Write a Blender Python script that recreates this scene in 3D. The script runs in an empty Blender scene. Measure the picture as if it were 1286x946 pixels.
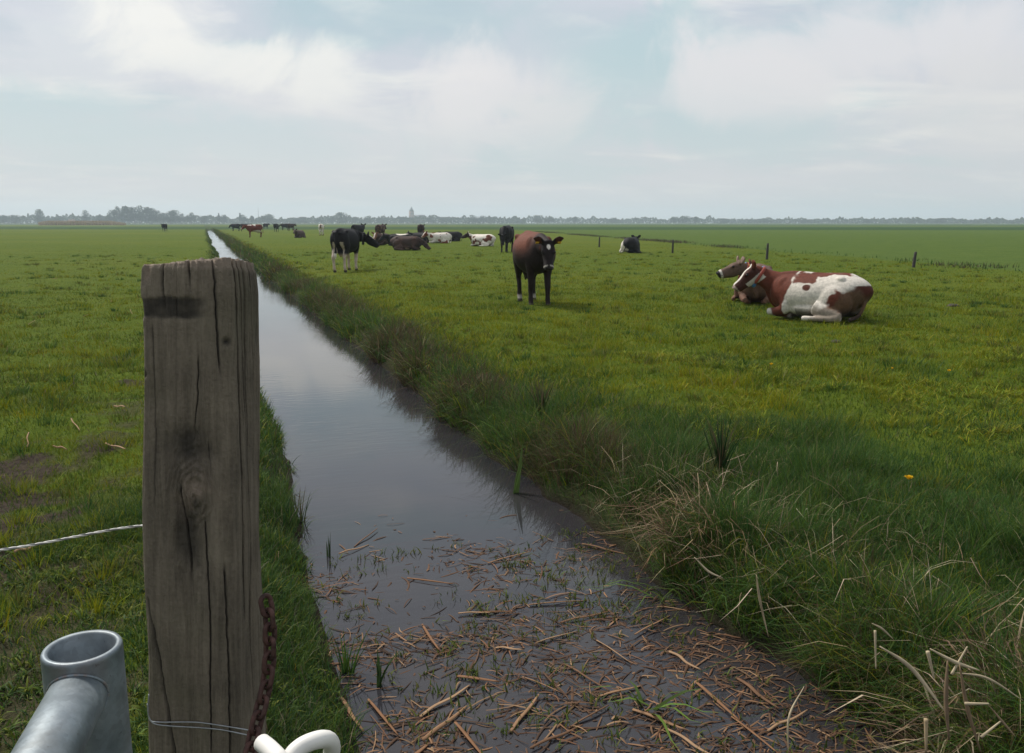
import bpy, bmesh, math, random
import numpy as np
from mathutils import Vector, Matrix

random.seed(7)
RNG = np.random.default_rng(11)
R = math.radians
sc = bpy.context.scene
HAZE, EXPO = .00034, 0.12
SKY_OFF = (0.3, 0.2, 1.7, 0.4)
COL = sc.collection

# ------------------------------------------------------------------ camera
PW, PH, F = 1286.0, 946.0, 1070.0          # photograph size, focal length in its pixels
CAMZ = 1.52
YAW = 19.6                                  # the camera looks this far right of the ditch (world +Y)
PITCH = math.degrees(math.atan((PH/2 - 280.0)/F))
cam_d = bpy.data.cameras.new('camera')
cam = bpy.data.objects.new('camera', cam_d); COL.objects.link(cam)
cam.location = (0, 0, CAMZ)
cam.rotation_euler = (R(90 - PITCH), 0, R(-YAW))
cam_d.sensor_fit = 'HORIZONTAL'
cam_d.angle = 2*math.atan(PW/2/F)
cam_d.clip_start = 0.02
cam_d.clip_end = 12000
sc.camera = cam
CM = cam.rotation_euler.to_matrix()
RIGHT = CM @ Vector((1, 0, 0))
FWD = Vector((math.sin(R(YAW)), math.cos(R(YAW)), 0))

def ray(px, py):
    return CM @ Vector(((px - PW/2)/F, -(py - PH/2)/F, -1.0))
def at(px, py, z=0.0):
    d = ray(px, py)
    t = (z - CAMZ)/d.z
    return Vector((0, 0, CAMZ)) + d*t
def deep(px, py, depth):
    return Vector((0, 0, CAMZ)) + ray(px, py)*depth
def az_at(px, dist, z=0.0):
    d = ray(px, 280); d.z = 0; d.normalize()
    return Vector((d.x*dist, d.y*dist, z))

# ------------------------------------------------------------------ noise
def _hash(ix, iy, iz, seed):
    h = (ix*374761393 + iy*668265263 + iz*2147483647 + seed*974711) & 0x7fffffff
    h = ((h ^ (h >> 13))*1274126177) & 0x7fffffff
    h = (h ^ (h >> 16)) & 0xffff
    return h/65535.0
def vnoise(x, y, z=None, seed=0):
    x = np.asarray(x, float); y = np.asarray(y, float)
    z = np.zeros_like(x) if z is None else np.asarray(z, float)
    ix = np.floor(x).astype(np.int64); iy = np.floor(y).astype(np.int64); iz = np.floor(z).astype(np.int64)
    fx = x-ix; fy = y-iy; fz = z-iz
    fx = fx*fx*(3-2*fx); fy = fy*fy*(3-2*fy); fz = fz*fz*(3-2*fz)
    def c(a, b, d): return _hash(ix+a, iy+b, iz+d, seed)
    x00 = c(0,0,0)*(1-fx)+c(1,0,0)*fx; x10 = c(0,1,0)*(1-fx)+c(1,1,0)*fx
    x01 = c(0,0,1)*(1-fx)+c(1,0,1)*fx; x11 = c(0,1,1)*(1-fx)+c(1,1,1)*fx
    return (x00*(1-fy)+x10*fy)*(1-fz)+(x01*(1-fy)+x11*fy)*fz
def fbm(x, y, z=None, seed=0, octs=4):
    s = 0; a = .5; k = 1.0
    for o in range(octs):
        s = s + a*vnoise(np.asarray(x)*k, np.asarray(y)*k, None if z is None else np.asarray(z)*k, seed+o*17)
        a *= .5; k *= 2.03
    return s/(1-.5**octs)
def sstep(a, b, x):
    t = np.clip((x-a)/(b-a), 0, 1)
    return t*t*(3-2*t)

# ------------------------------------------------------------------ materials
def new_mat(name):
    m = bpy.data.materials.new(name); m.use_nodes = True
    nt = m.node_tree
    b = nt.nodes['Principled BSDF']
    return m, nt, b
def N(nt, t, **kw):
    n = nt.nodes.new(t)
    for k, v in kw.items():
        if k.startswith('i_'):
            n.inputs[k[2:].replace('_', ' ')].default_value = v
        else: setattr(n, k, v)
    return n
def L(nt, a, b): nt.links.new(a, b)
def ramp(nt, fac, stops):
    r = nt.nodes.new('ShaderNodeValToRGB')
    e = r.color_ramp.elements
    while len(e) < len(stops): e.new(.5)
    for k, (p, c) in enumerate(stops):
        e[k].position = p; e[k].color = (*c, 1) if len(c) == 3 else c
    if fac is not None: L(nt, fac, r.inputs['Fac'])
    return r
def mixc(nt, fac, a, b, mode='MIX'):
    n = nt.nodes.new('ShaderNodeMix'); n.data_type = 'RGBA'; n.blend_type = mode
    for s, v in ((0, fac), (6, a), (7, b)):
        if v is None: continue
        if hasattr(v, 'links'): L(nt, v, n.inputs[s])
        else: n.inputs[s].default_value = v if s == 0 else ((*v, 1) if len(v) == 3 else v)
    return n.outputs[2]
def noise(nt, vec, scale, detail=4, rough=.55, dist=0):
    n = N(nt, 'ShaderNodeTexNoise')
    n.inputs['Scale'].default_value = scale; n.inputs['Detail'].default_value = detail
    n.inputs['Roughness'].default_value = rough; n.inputs['Distortion'].default_value = dist
    if vec is not None: L(nt, vec, n.inputs['Vector'])
    return n.outputs['Fac']
def math_n(nt, op, a, b=None, clamp=False):
    n = N(nt, 'ShaderNodeMath', operation=op, use_clamp=clamp)
    for s, v in ((0, a), (1, b)):
        if v is None: continue
        if hasattr(v, 'links'): L(nt, v, n.inputs[s])
        else: n.inputs[s].default_value = v
    return n.outputs[0]
def bump(nt, b, h, strength, dist):
    n = N(nt, 'ShaderNodeBump'); n.inputs['Strength'].default_value = strength; n.inputs['Distance'].default_value = dist
    L(nt, h, n.inputs['Height']); L(nt, n.outputs[0], b.inputs['Normal'])

def simple(name, col, rough=.6, var=.25, scale=20, metal=0, bumpd=0):
    m, nt, b = new_mat(name)
    tc = N(nt, 'ShaderNodeTexCoord').outputs['Object']
    f = noise(nt, tc, scale, 5)
    lo = tuple(c*(1-var) for c in col); hi = tuple(min(1, c*(1+var)) for c in col)
    L(nt, ramp(nt, f, [(.3, lo), (.7, hi)]).outputs[0], b.inputs['Base Color'])
    b.inputs['Roughness'].default_value = rough; b.inputs['Metallic'].default_value = metal
    if bumpd: bump(nt, b, f, .6, bumpd)
    return m

def attr_mat(name, attr, rough, transl=0.0, spec=.3, nscale=None):
    m, nt, b = new_mat(name)
    a = N(nt, 'ShaderNodeAttribute', attribute_name=attr)
    b.inputs['Roughness'].default_value = rough
    b.inputs['Specular IOR Level'].default_value = spec
    c = a.outputs['Color']
    if nscale:
        tc = N(nt, 'ShaderNodeTexCoord').outputs['Object']
        f = noise(nt, tc, nscale, 4, .65)
        c = mixc(nt, 1.0, c, ramp(nt, f, [(.25, (.72,)*3), (.75, (1.2,)*3)]).outputs[0], 'MULTIPLY')
        bump(nt, b, f, .35, .012)
    L(nt, c, b.inputs['Base Color'])
    if transl:
        t = N(nt, 'ShaderNodeBsdfTranslucent'); L(nt, c, t.inputs['Color'])
        mx = N(nt, 'ShaderNodeMixShader'); mx.inputs[0].default_value = transl
        L(nt, b.outputs[0], mx.inputs[1]); L(nt, t.outputs[0], mx.inputs[2])
        L(nt, mx.outputs[0], nt.nodes['Material Output'].inputs['Surface'])
    return m

M_BLADE = attr_mat('grass_blade', 'tint', .6, .32, .10)
M_DRY = attr_mat('dry_stalk', 'tint', .75, .1, .15)
M_COAT = attr_mat('cow_coat', 'coat', .7, 0, .12, 26)
M_EYE = simple('cow_eye', (.006, .005, .005), .12)
M_TAG = simple('ear_tag_plastic', (.75, .42, .03), .45)
M_RED = simple('collar_red', (.28, .045, .025), .7)
M_BLUE = simple('collar_blue', (.03, .12, .26), .55)
M_DARKSTRAP = simple('dark_strap', (.02, .02, .025), .6)
M_RUST = simple('rusty_iron', (.065, .030, .024), .7, .6, 60, .4, .002)
M_PLAST = simple('white_plastic', (.66, .64, .60), .4, .10, 30)
M_PINK = simple('pinkish_core', (.30, .10, .07), .6)
M_WIRE = simple('steel_wire', (.30, .31, .32), .45, .2, 60, .7)
M_FPOST = simple('dark_fence_wood', (.035, .03, .028), .85, .4, 30)
M_TREE = attr_mat('far_foliage', 'tint', .8, .15, .1)
M_TRUNK = simple('tree_bark', (.08, .065, .05), .9, .3, 3)
M_BRICK = simple('brick_wall', (.22, .12, .09), .85, .2, 1)
M_WHITEW = simple('white_render', (.62, .60, .56), .8, .1, 1)
M_ROOF = simple('tiled_roof', (.14, .07, .05), .8, .2, 1)
M_SLATE = simple('slate_roof', (.07, .075, .085), .6, .2, 1)
M_GLASS = simple('window_glass', (.03, .035, .04), .15, .1, 1)
M_SOIL = simple('dark_soil', (.035, .028, .02), .95, .4, 25, 0, .01)
M_STEEL = simple('painted_steel', (.25, .26, .28), .5, .1, 2)

# ------------------------------------------------------------------ object helpers
def link(name, me, mat=None, parent=None, **props):
    o = bpy.data.objects.new(name, me); COL.objects.link(o)
    if mat is not None and me is not None and not me.materials: me.materials.append(mat)
    if parent is not None: o.parent = parent
    for k, v in props.items(): o[k] = v
    return o
def tag(o, label=None, category=None, group=None, kind=None):
    if label: o['label'] = label
    if category: o['category'] = category
    if group: o['group'] = group
    if kind: o['kind'] = kind
    return o
def empty(name, loc, yaw=0):
    o = bpy.data.objects.new(name, None); COL.objects.link(o)
    o.location = loc; o.rotation_euler = (0, 0, yaw); o.empty_display_size = .2
    return o
def np_mesh(name, verts, quads=None, tris=None, smooth=False):
    me = bpy.data.meshes.new(name)
    verts = np.ascontiguousarray(verts, np.float32)
    me.vertices.add(len(verts)); me.vertices.foreach_set('co', verts.ravel())
    q = np.zeros((0, 4), np.int32) if quads is None else np.asarray(quads, np.int32)
    t = np.zeros((0, 3), np.int32) if tris is None else np.asarray(tris, np.int32)
    loops = np.concatenate([q.ravel(), t.ravel()]).astype(np.int32)
    me.loops.add(len(loops)); me.loops.foreach_set('vertex_index', loops)
    starts = np.concatenate([np.arange(len(q))*4, len(q)*4+np.arange(len(t))*3]).astype(np.int32)
    me.polygons.add(len(starts)); me.polygons.foreach_set('loop_start', starts)
    me.update(calc_edges=True)
    if smooth: me.polygons.foreach_set('use_smooth', np.ones(len(starts), bool))
    me.validate()
    return me
def set_color(me, attr, cols):
    a = me.attributes.new(attr, 'FLOAT_COLOR', 'POINT')
    c = np.ones((len(me.vertices), 4), np.float32); c[:, :3] = cols
    a.data.foreach_set('color', c.ravel())
def set_float(me, attr, v):
    a = me.attributes.new(attr, 'FLOAT', 'POINT')
    a.data.foreach_set('value', np.asarray(v, np.float32))

def catmull(pts, n):
    P = np.asarray(pts, float)
    if len(P) < 3:
        t = np.linspace(0, 1, n)[:, None]
        return P[0]*(1-t)+P[-1]*t
    Q = np.vstack([2*P[0]-P[1], P, 2*P[-1]-P[-2]])
    u = np.linspace(0, len(P)-1-1e-9, n); i = u.astype(int); f = (u-i)[:, None]
    a, b, c, d = Q[i], Q[i+1], Q[i+2], Q[i+3]
    return .5*((2*b)+(-a+c)*f+(2*a-5*b+4*c-d)*f**2+(-a+3*b-3*c+d)*f**3)

def tube_geo(pts, rad, n=24, sides=12, up=(0, 0, 1), cap=True):
    """pts (k,3), rad (k,) or (k,2): half-size sideways, half-size along 'up'."""
    rad = np.asarray(rad, float)
    if rad.ndim == 1: rad = np.stack([rad, rad], 1)
    X = catmull(np.hstack([np.asarray(pts, float), rad]), n)
    P = X[:, :3]; r = np.maximum(X[:, 3:], 1e-4)
    T = np.gradient(P, axis=0); T /= np.linalg.norm(T, axis=1)[:, None]+1e-12
    up = np.asarray(up, float)
    S = np.cross(T, up); ln = np.linalg.norm(S, axis=1)[:, None]
    S = np.where(ln > 1e-3, S/(ln+1e-12), np.array([[1., 0, 0]])); U = np.cross(S, T)
    th = np.linspace(0, 2*np.pi, sides, endpoint=False)
    V = P[:, None]+S[:, None]*(r[:, 0, None, None]*np.cos(th)[None, :, None])+U[:, None]*(r[:, 1, None, None]*np.sin(th)[None, :, None])
    V = V.reshape(-1, 3)
    i = np.arange(n-1)[:, None]*sides; j = np.arange(sides)[None]
    a = i+j; b = i+(j+1) % sides
    Q = np.stack([a, b, b+sides, a+sides], -1).reshape(-1, 4)
    Tr = np.zeros((0, 3), int)
    if cap:
        c0, c1 = len(V), len(V)+1
        V = np.vstack([V, P[0], P[-1]])
        jj = np.arange(sides)
        t0 = np.stack([np.full(sides, c0), (jj+1) % sides, jj], 1)
        e = (n-1)*sides
        t1 = np.stack([np.full(sides, c1), e+jj, e+(jj+1) % sides], 1)
        Tr = np.vstack([t0, t1])
    return V, Q, Tr
def join_geo(geos):
    V, Q, T, o = [], [], [], 0
    for v, q, t in geos:
        V.append(v); Q.append(q+o); T.append(t+o); o += len(v)
    return np.vstack(V), np.vstack(Q), np.vstack(T)
def tube_obj(name, pts, rad, mat, parent=None, n=24, sides=12, **kw):
    me = np_mesh(name, *tube_geo(pts, rad, n, sides, **kw), smooth=True)
    return link(name, me, mat, parent)
def ellipsoid_geo(c, r, rot=None, nu=16, nv=10):
    V = []
    u = np.linspace(0, 2*np.pi, nu, endpoint=False); v = np.linspace(0, np.pi, nv+1)[1:-1]
    g = np.stack([np.outer(np.sin(v), np.cos(u)), np.outer(np.sin(v), np.sin(u)), np.outer(np.cos(v), np.ones(nu))], -1).reshape(-1, 3)
    V = np.vstack([g, [[0, 0, 1], [0, 0, -1]]])*np.asarray(r)
    if rot is not None: V = V @ np.asarray(rot).T
    V = V+np.asarray(c)
    k = nv-1
    i = np.arange(k-1)[:, None]*nu; j = np.arange(nu)[None]
    Q = np.stack([i+j, i+nu+j, i+nu+(j+1) % nu, i+(j+1) % nu], -1).reshape(-1, 4)
    jj = np.arange(nu); top, bot = k*nu, k*nu+1
    T = np.vstack([np.stack([np.full(nu, top), jj, (jj+1) % nu], 1), np.stack([np.full(nu, bot), (k-1)*nu+(jj+1) % nu, (k-1)*nu+jj], 1)])
    return V, Q, T
def box_geo(c, s):
    c = np.asarray(c, float); s = np.asarray(s, float)/2
    V = np.array([[x, y, z] for x in (-1, 1) for y in (-1, 1) for z in (-1, 1)])*s+c
    Q = np.array([[0, 1, 3, 2], [4, 6, 7, 5], [0, 4, 5, 1], [2, 3, 7, 6], [0, 2, 6, 4], [1, 5, 7, 3]])
    return V, Q, np.zeros((0, 3), int)

# ------------------------------------------------------------------ terrain
WATER = -0.42
_ye = np.array([-10, 1.5, 2.3, 3.0, 3.8, 5., 7., 10., 16., 30., 60., 120., 280.])
_xl = np.array([.50, .50, .46, .43, .42, .45, .50, .52, .56, .62, .66, .70, .75])
_xr = np.array([2.30, 2.30, 2.28, 2.30, 2.18, 2.20, 2.22, 2.22, 2.18, 2.05, 2.0, 2.0, 2.0])
def edge_l(y):
    return np.interp(y, _ye, _xl)+.20*(fbm(y*1.1, y*0+3.3, seed=5)-.5)+.10*(fbm(y*3.3, y*0+1.3, seed=11)-.5)*sstep(60, 20, y)*sstep(0, 3, y)+.5*(fbm(y*.06, y*0+9, seed=6)-.5)*sstep(20, 60, y)
def edge_r(y):
    return np.interp(y, _ye, _xr)+.30*(fbm(y*.9, y*0+7.7, seed=8)-.5)+.14*(fbm(y*3.1, y*0+2.7, seed=10)-.5)*sstep(60, 20, y)+.5*(fbm(y*.07, y*0+4, seed=9)-.5)*sstep(20, 60, y)
DITCH_END = 250.0
def gh(x, y, small=True):
    x = np.asarray(x, float); y = np.asarray(y, float)
    l = edge_l(y); r = edge_r(y)
    base = .12*(fbm(x*.35, y*.35, seed=21)-.5)+.11*(fbm(x*1.3, y*1.3, seed=22)-.5)*sstep(60, 20, np.hypot(x, y))
    if small: base = base+.06*(fbm(x*5, y*5, seed=23, octs=3)-.5)*sstep(20, 8, np.hypot(x, y))
    s_l = l-x; s_r = x-r
    zl = WATER*(1-sstep(-.02, .62, s_l))
    zr = np.where(s_r < .30, WATER+.26*np.clip(s_r/.30, 0, 1)**.8, WATER+.26+.16*sstep(.30, 1.5, s_r))
    inside = np.minimum(-s_l, -s_r)
    zi = WATER-.35*sstep(0, .25, inside)
    z = np.where(s_l > 0, zl+base*sstep(0, .5, s_l), np.where(s_r > 0, zr+base*sstep(0, .5, s_r), zi))
    k = sstep(DITCH_END, DITCH_END+4, y)
    return z*(1-k)+base*k
def mud(x, y):
    """bare trampled soil, mostly left of the gate post"""
    x = np.asarray(x, float); y = np.asarray(y, float)
    m = fbm(x*1.6, y*.9, seed=31)
    w = sstep(.3, -.4, x)*sstep(14, 5, y)
    v = sstep(.62, .74, m+.10*w)*w*.8*sstep(.42, .6, fbm(x*6, y*6, seed=36))
    for (px, py, rr) in ((8, 625, .30), (30, 590, .24), (95, 720, .25), (150, 450, .20), (130, 565, .16), (20, 700, .28), (165, 480, .14), (60, 655, .2), (15, 665, .3), (5, 590, .3)):
        p = at(px, py)
        d = np.hypot(x-p.x, (y-p.y)*.8)/(rr*1.05)
        v = np.maximum(v, sstep(1.1, .5, d+2.2*(fbm(x*6, y*6, seed=33)-.5)))
    tr = sstep(5.6, 4.2, y)*sstep(.75, .3, x)
    v = np.maximum(v, tr*.85*sstep(.44, .58, fbm(x*4.5, y*4.5, seed=34)+.12*(fbm(x*1.2, y*1.2, seed=35)-.5)))
    return np.clip(v, 0, 1)

def lush(x, y):
    """tall dark grass along the ditch and round the gate"""
    x = np.asarray(x, float); y = np.asarray(y, float)
    edge = 2.7+1.35*sstep(9, 4.5, y)+1.3*(fbm(x*.8, y*.8, seed=41)-.5)+.6*(fbm(x*3, y*3, seed=42)-.5)
    r = sstep(edge+.8, edge-.7, x)*sstep(edge_r(y)-.3, edge_r(y), x)
    l = sstep(edge_l(y)-.55, edge_l(y)-.15, x)*(x < 1.5)
    return np.clip(r+l, 0, 1)

def spaced(lo, hi, fine, grow):
    xs = [lo]; 
    while xs[-1] < hi: xs.append(xs[-1]+max(fine, fine+(xs[-1]-lo)*grow))
    return np.array(xs)
xr_ = 5.0+spaced(0, 3000, .09, .055)
xl_ = -3.2-spaced(0, 3000, .09, .055)
xc_ = np.arange(-3.12, 5.0, .05)
gx = np.sort(np.concatenate([xl_, xc_, xr_]))
gy = np.concatenate([-spaced(.15, 400, .3, .3)[::-1], np.arange(0, 9, .07), 9+spaced(0, 3000, .08, .03)])
GX, GY = np.meshgrid(gx, gy)
GZ = gh(GX, GY)
nx, ny = len(gx), len(gy)
i = np.arange(ny-1)[:, None]*nx; j = np.arange(nx-1)[None]
Q = np.stack([i+j, i+j+1, i+j+1+nx, i+j+nx], -1).reshape(-1, 4)
gme = np_mesh('ground', np.stack([GX, GY, GZ], -1).reshape(-1, 3), Q, smooth=True)
set_float(gme, 'mud', mud(GX, GY).ravel())
set_float(gme, 'lush', lush(GX, GY).ravel())

# second ditch line on the right of the pasture
F2A = at(1290, 341); F2B = at(740, 296.5)
f2dir = (F2B-F2A); f2len = f2dir.length; f2dir.normalize()
f2n = Vector((-f2dir.y, f2dir.x, 0))
if f2n.dot(FWD) < 0: f2n = -f2n
def ground_mat():
    m, nt, b = new_mat('ground_turf')
    pos = N(nt, 'ShaderNodeNewGeometry').outputs['Position']
    n1 = noise(nt, pos, .35, 5); n2 = noise(nt, pos, 2.5, 5, .65); n3 = noise(nt, pos, 28, 4, .7)
    g = ramp(nt, n1, [(.3, (.058, .090, .008)), (.5, (.080, .108, .009)), (.7, (.104, .120, .010))]).outputs[0]
    g = mixc(nt, .6, g, ramp(nt, n2, [(.3, (.036, .070, .008)), (.7, (.105, .132, .012))]).outputs[0])
    g = mixc(nt, .5, g, ramp(nt, n3, [(.3, (.028, .052, .007)), (.7, (.095, .132, .012))]).outputs[0])
    # large soft patches of drier grass
    big = noise(nt, pos, .05, 3)
    g = mixc(nt, ramp(nt, big, [(.45, (0,)*3), (.65, (.45,)*3)]).outputs[0], g, (.105, .118, .012))
    # next field beyond the fence line
    vm = N(nt, 'ShaderNodeVectorMath', operation='DOT_PRODUCT'); L(nt, pos, vm.inputs[0]); vm.inputs[1].default_value = tuple(f2n)
    off = f2n.dot(F2A)
    wob = math_n(nt, 'MULTIPLY', noise(nt, pos, .12, 2), 1.2)
    d2 = math_n(nt, 'ADD', math_n(nt, 'SUBTRACT', vm.outputs['Value'], off), math_n(nt, 'SUBTRACT', wob, .6))
    xs = N(nt, 'ShaderNodeSeparateXYZ'); L(nt, pos, xs.inputs[0])
    right = math_n(nt, 'MULTIPLY_ADD', xs.outputs['X'], .3); right.node.inputs[2].default_value = -1.2; right.node.use_clamp = True
    f2 = math_n(nt, 'MULTIPLY', ramp(nt, math_n(nt, 'ADD', math_n(nt, 'MULTIPLY', d2, .5), .5), [(.4, (0,)*3), (.6, (1,)*3)]).outputs[0], right)
    n4 = noise(nt, pos, .8, 4)
    c2 = ramp(nt, n4, [(.3, (.050, .085, .015)), (.7, (.074, .108, .020))]).outputs[0]
    g = mixc(nt, f2, g, c2)
    # far darker parcels
    def strip(lo, hi, vec, col, g, soft=.04):
        v = N(nt, 'ShaderNodeVectorMath', operation='DOT_PRODUCT'); L(nt, pos, v.inputs[0]); v.inputs[1].default_value = vec
        a = N(nt, 'ShaderNodeMapRange'); L(nt, v.outputs['Value'], a.inputs[0]); a.inputs[1].default_value = lo; a.inputs[2].default_value = lo*(1+soft)
        c = N(nt, 'ShaderNodeMapRange'); L(nt, v.outputs['Value'], c.inputs[0]); c.inputs[1].default_value = hi; c.inputs[2].default_value = hi*(1+soft); c.inputs[3].default_value = 1; c.inputs[4].default_value = 0
        return mixc(nt, math_n(nt, 'MULTIPLY', a.outputs[0], c.outputs[0]), g, col)
    g = strip(190, 330, (math.sin(R(26)), math.cos(R(26)), 0), (.028, .058, .016), g)
    g = strip(520, 900, (math.sin(R(30)), math.cos(R(30)), 0), (.035, .060, .018), g)
    # soil
    lu = N(nt, 'ShaderNodeAttribute', attribute_name='lush').outputs['Fac']
    g = mixc(nt, lu, g, ramp(nt, n3, [(.3, (.022, .034, .012)), (.7, (.050, .080, .018))]).outputs[0])
    mu = N(nt, 'ShaderNodeAttribute', attribute_name='mud').outputs['Fac']
    g = mixc(nt, mu, g, ramp(nt, n3, [(.3, (.022, .017, .013)), (.7, (.062, .048, .036))]).outputs[0])
    z = N(nt, 'ShaderNodeMapRange'); L(nt, xs.outputs['Z'], z.inputs[0]); z.inputs[1].default_value = -.42; z.inputs[2].default_value = -.25; z.inputs[3].default_value = 1; z.inputs[4].default_value = 0
    g = mixc(nt, z.outputs[0], g, (.020, .016, .012))
    L(nt, g, b.inputs['Base Color'])
    b.inputs['Roughness'].default_value = .9; b.inputs['Specular IOR Level'].default_value = .04
    h = math_n(nt, 'ADD', n3, math_n(nt, 'MULTIPLY', n2, 2.0))
    bump(nt, b, h, .7, .05)
    return m
link('ground', gme, ground_mat(), kind='structure')

# water
def water_mat():
    m, nt, b = new_mat('ditch_water')
    pos = N(nt, 'ShaderNodeNewGeometry').outputs['Position']
    f = noise(nt, pos, 1.5, 3)
    L(nt, ramp(nt, f, [(.3, (.020, .020, .025)), (.7, (.032, .029, .030))]).outputs[0], b.inputs['Base Color'])
    b.inputs['Roughness'].default_value = .035
    b.inputs['IOR'].default_value = 1.42
    mp = N(nt, 'ShaderNodeMapping'); mp.inputs['Scale'].default_value = (2.5, 9, 1); mp.inputs['Rotation'].default_value = (0, 0, R(-12))
    L(nt, pos, mp.inputs['Vector'])
    w = noise(nt, mp.outputs[0], 1.6, 3, .5)
    patch = ramp(nt, noise(nt, pos, .35, 2), [(.42, (.15,)*3), (.6, (1,)*3)]).outputs[0]
    n = N(nt, 'ShaderNodeBump'); n.inputs['Distance'].default_value = .006
    L(nt, math_n(nt, 'MULTIPLY', patch, .35), n.inputs['Strength'])
    L(nt, w, n.inputs['Height']); L(nt, n.outputs[0], b.inputs['Normal'])
    return m
wy = np.concatenate([np.arange(-6, 20, .5), np.linspace(20, DITCH_END+5, 60)])
WV = np.stack([np.stack([edge_l(wy)-.25, wy, wy*0+WATER], 1), np.stack([edge_r(wy)+.25, wy, wy*0+WATER], 1)], 1).reshape(-1, 3)
k = np.arange(len(wy)-1)*2
link('ditch_water', np_mesh('ditch_water', WV, np.stack([k, k+1, k+3, k+2], 1)), water_mat(), kind='structure')

# ------------------------------------------------------------------ blades
def blade_mesh(name, P, H, W, yaw, lean, curl, col, seg=3, taper=1.4):
    n = len(P)
    d = np.stack([np.cos(yaw), np.sin(yaw), yaw*0], 1)
    s = np.stack([-np.sin(yaw), np.cos(yaw), yaw*0], 1)
    twist = RNG.uniform(-1.2, 1.2, n)
    s = s*np.cos(twist)[:, None]+d*np.sin(twist)[:, None]
    rows = []
    for q in range(seg+1):
        t = q/seg
        off = (lean*t+curl*t*t)
        zz = t*np.sqrt(np.clip(1-.55*np.minimum(off, 1.25)**2, .08, 1))
        c = P+d*(off*H)[:, None]+np.array([0, 0, 1])*(zz*H)[:, None]
        if q < seg:
            w = W*.5*(1-t**taper)
            rows += [c-s*w[:, None], c+s*w[:, None]]
        else: rows.append(c)
    V = np.stack(rows, 1).reshape(-1, 3)
    m = 2*seg+1
    b = np.arange(n)[:, None]*m
    Q = np.concatenate([b+np.array([[2*q, 2*q+1, 2*q+3, 2*q+2]]) for q in range(seg-1)], 0) if seg > 1 else np.zeros((0, 4), int)
    T = b+np.array([[2*seg-2, 2*seg-1, 2*seg]])
    me = np_mesh(name, V, Q, T)
    set_color(me, 'tint', np.repeat(col, m, 0))
    return me

def scatter(n, d0, d1, power, a0=-41, a1=41):
    """points round the camera, thinning with distance; a wide fan about the view"""
    u = RNG.uniform(0, 1, n)
    e = 2-power
    d = (d0**e+u*(d1**e-d0**e))**(1/e) if abs(e) > 1e-6 else d0*(d1/d0)**u
    a = R(YAW)+np.radians(RNG.uniform(a0, a1, n))
    return d*np.sin(a), d*np.cos(a), d
def palette(n, cols, w=None):
    cols = np.asarray(cols)
    c = cols[RNG.choice(len(cols), n, p=w)]
    return c*RNG.uniform(.75, 1.25, (n, 1))*RNG.uniform(.92, 1.08, (n, 3))
G_FIELD = [(.155, .182, .008), (.125, .162, .009), (.190, .198, .009), (.092, .145, .012), (.22, .185, .022)]
G_LUSH = [(.040, .090, .020), (.054, .108, .018), (.074, .122, .018), (.030, .074, .022)]
G_BROWN = [(.085, .055, .032), (.12, .085, .045), (.060, .042, .028), (.060, .062, .022), (.075,.06,.03)]
G_YEL = [(.23, .21, .010), (.19, .205, .009)]

def field_grass(name, label, n, d0, d1, power, seg, hscale, wbase, side):
    x, y, d = scatter(n, d0, d1, power)
    keep = (x < edge_l(y)-.04) if side == 'l' else (x > edge_r(y)+.12)
    mu = mud(x, y); keep &= RNG.uniform(0, 1, n) > mu*.80
    if d0 > 3: keep &= RNG.uniform(0, 1, n) < sstep(d0, d0*1.5, d)
    keep &= RNG.uniform(0, 1, n) < 1-sstep(d1*.55, d1, d)
    lu = lush(x, y)
    # stay clear of the next field
    dd = (x-F2A.x)*f2n.x+(y-F2A.y)*f2n.y
    keep &= (dd < 0)
    keep &= (y > .3)
    x, y, d, lu = x[keep], y[keep], d[keep], lu[keep]
    n = len(x)
    z = gh(x, y)-.004
    patch = fbm(x*.9, y*.9, seed=51); patch2 = fbm(x*3.1, y*3.1, seed=52); hp = fbm(x*2.2, y*2.2, seed=53)
    H = hscale*RNG.uniform(.45, 1.25, n)*(.40+1.0*hp+1.5*sstep(.56, .70, hp)*sstep(.45, .6, patch2))*(1+1.0*lu)
    if side == 'l': H *= .75
    H *= np.where(d > 14, 1-.3*sstep(14, 60, d), 1)
    W = wbase*RNG.uniform(.7, 1.3, n)
    col = palette(n, G_FIELD, [.3, .25, .2, .17, .08])
    yel = (patch+.25*(patch2-.5) > .56) & (RNG.uniform(0, 1, n) < .6)
    col[yel] = palette(yel.sum(), G_YEL)
    dark = (patch2 < .43) & (RNG.uniform(0, 1, n) < .7)
    dark |= (fbm(x*.75+3, y*.75, seed=54) < .40) & (RNG.uniform(0, 1, n) < .55) & (d > 5)
    col[dark] *= np.array([.50, .64, .95])
    near = sstep(6.2, 4.0, y-.18*x+1.2*(patch-.5)) if side == 'l' else sstep(6.0, 4.2, y+.8*(patch-.5))*sstep(9, 5, x)  # darker tints close by: lusher grass, plus the vignette's dimming painted in
    mixl = np.clip(lu+.9*near, 0, 1)
    pick = RNG.uniform(0, 1, n) < mixl
    col[pick] = palette(pick.sum(), G_LUSH)
    if side == 'l':
        wk = pick & (RNG.uniform(0, 1, n) < .35)
        col[wk] = palette(wk.sum(), [(.085, .125, .016), (.065, .10, .016)])
    dry = RNG.uniform(0, 1, n) < .015+.05*lu
    col[dry] = palette(dry.sum(), [(.22, .19, .10), (.15, .12, .07)])
    if side == 'l': col *= np.array([.84, .86, 1.1])
    me = blade_mesh(name, np.stack([x, y, z], 1), H, W, RNG.uniform(0, 2*np.pi, n), RNG.uniform(0, .5, n), RNG.uniform(0, .8, n), col, seg)
    o = link(name, me, M_BLADE); tag(o, label, 'grass', kind='stuff')
    return o
Q_ = 1.0
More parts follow.
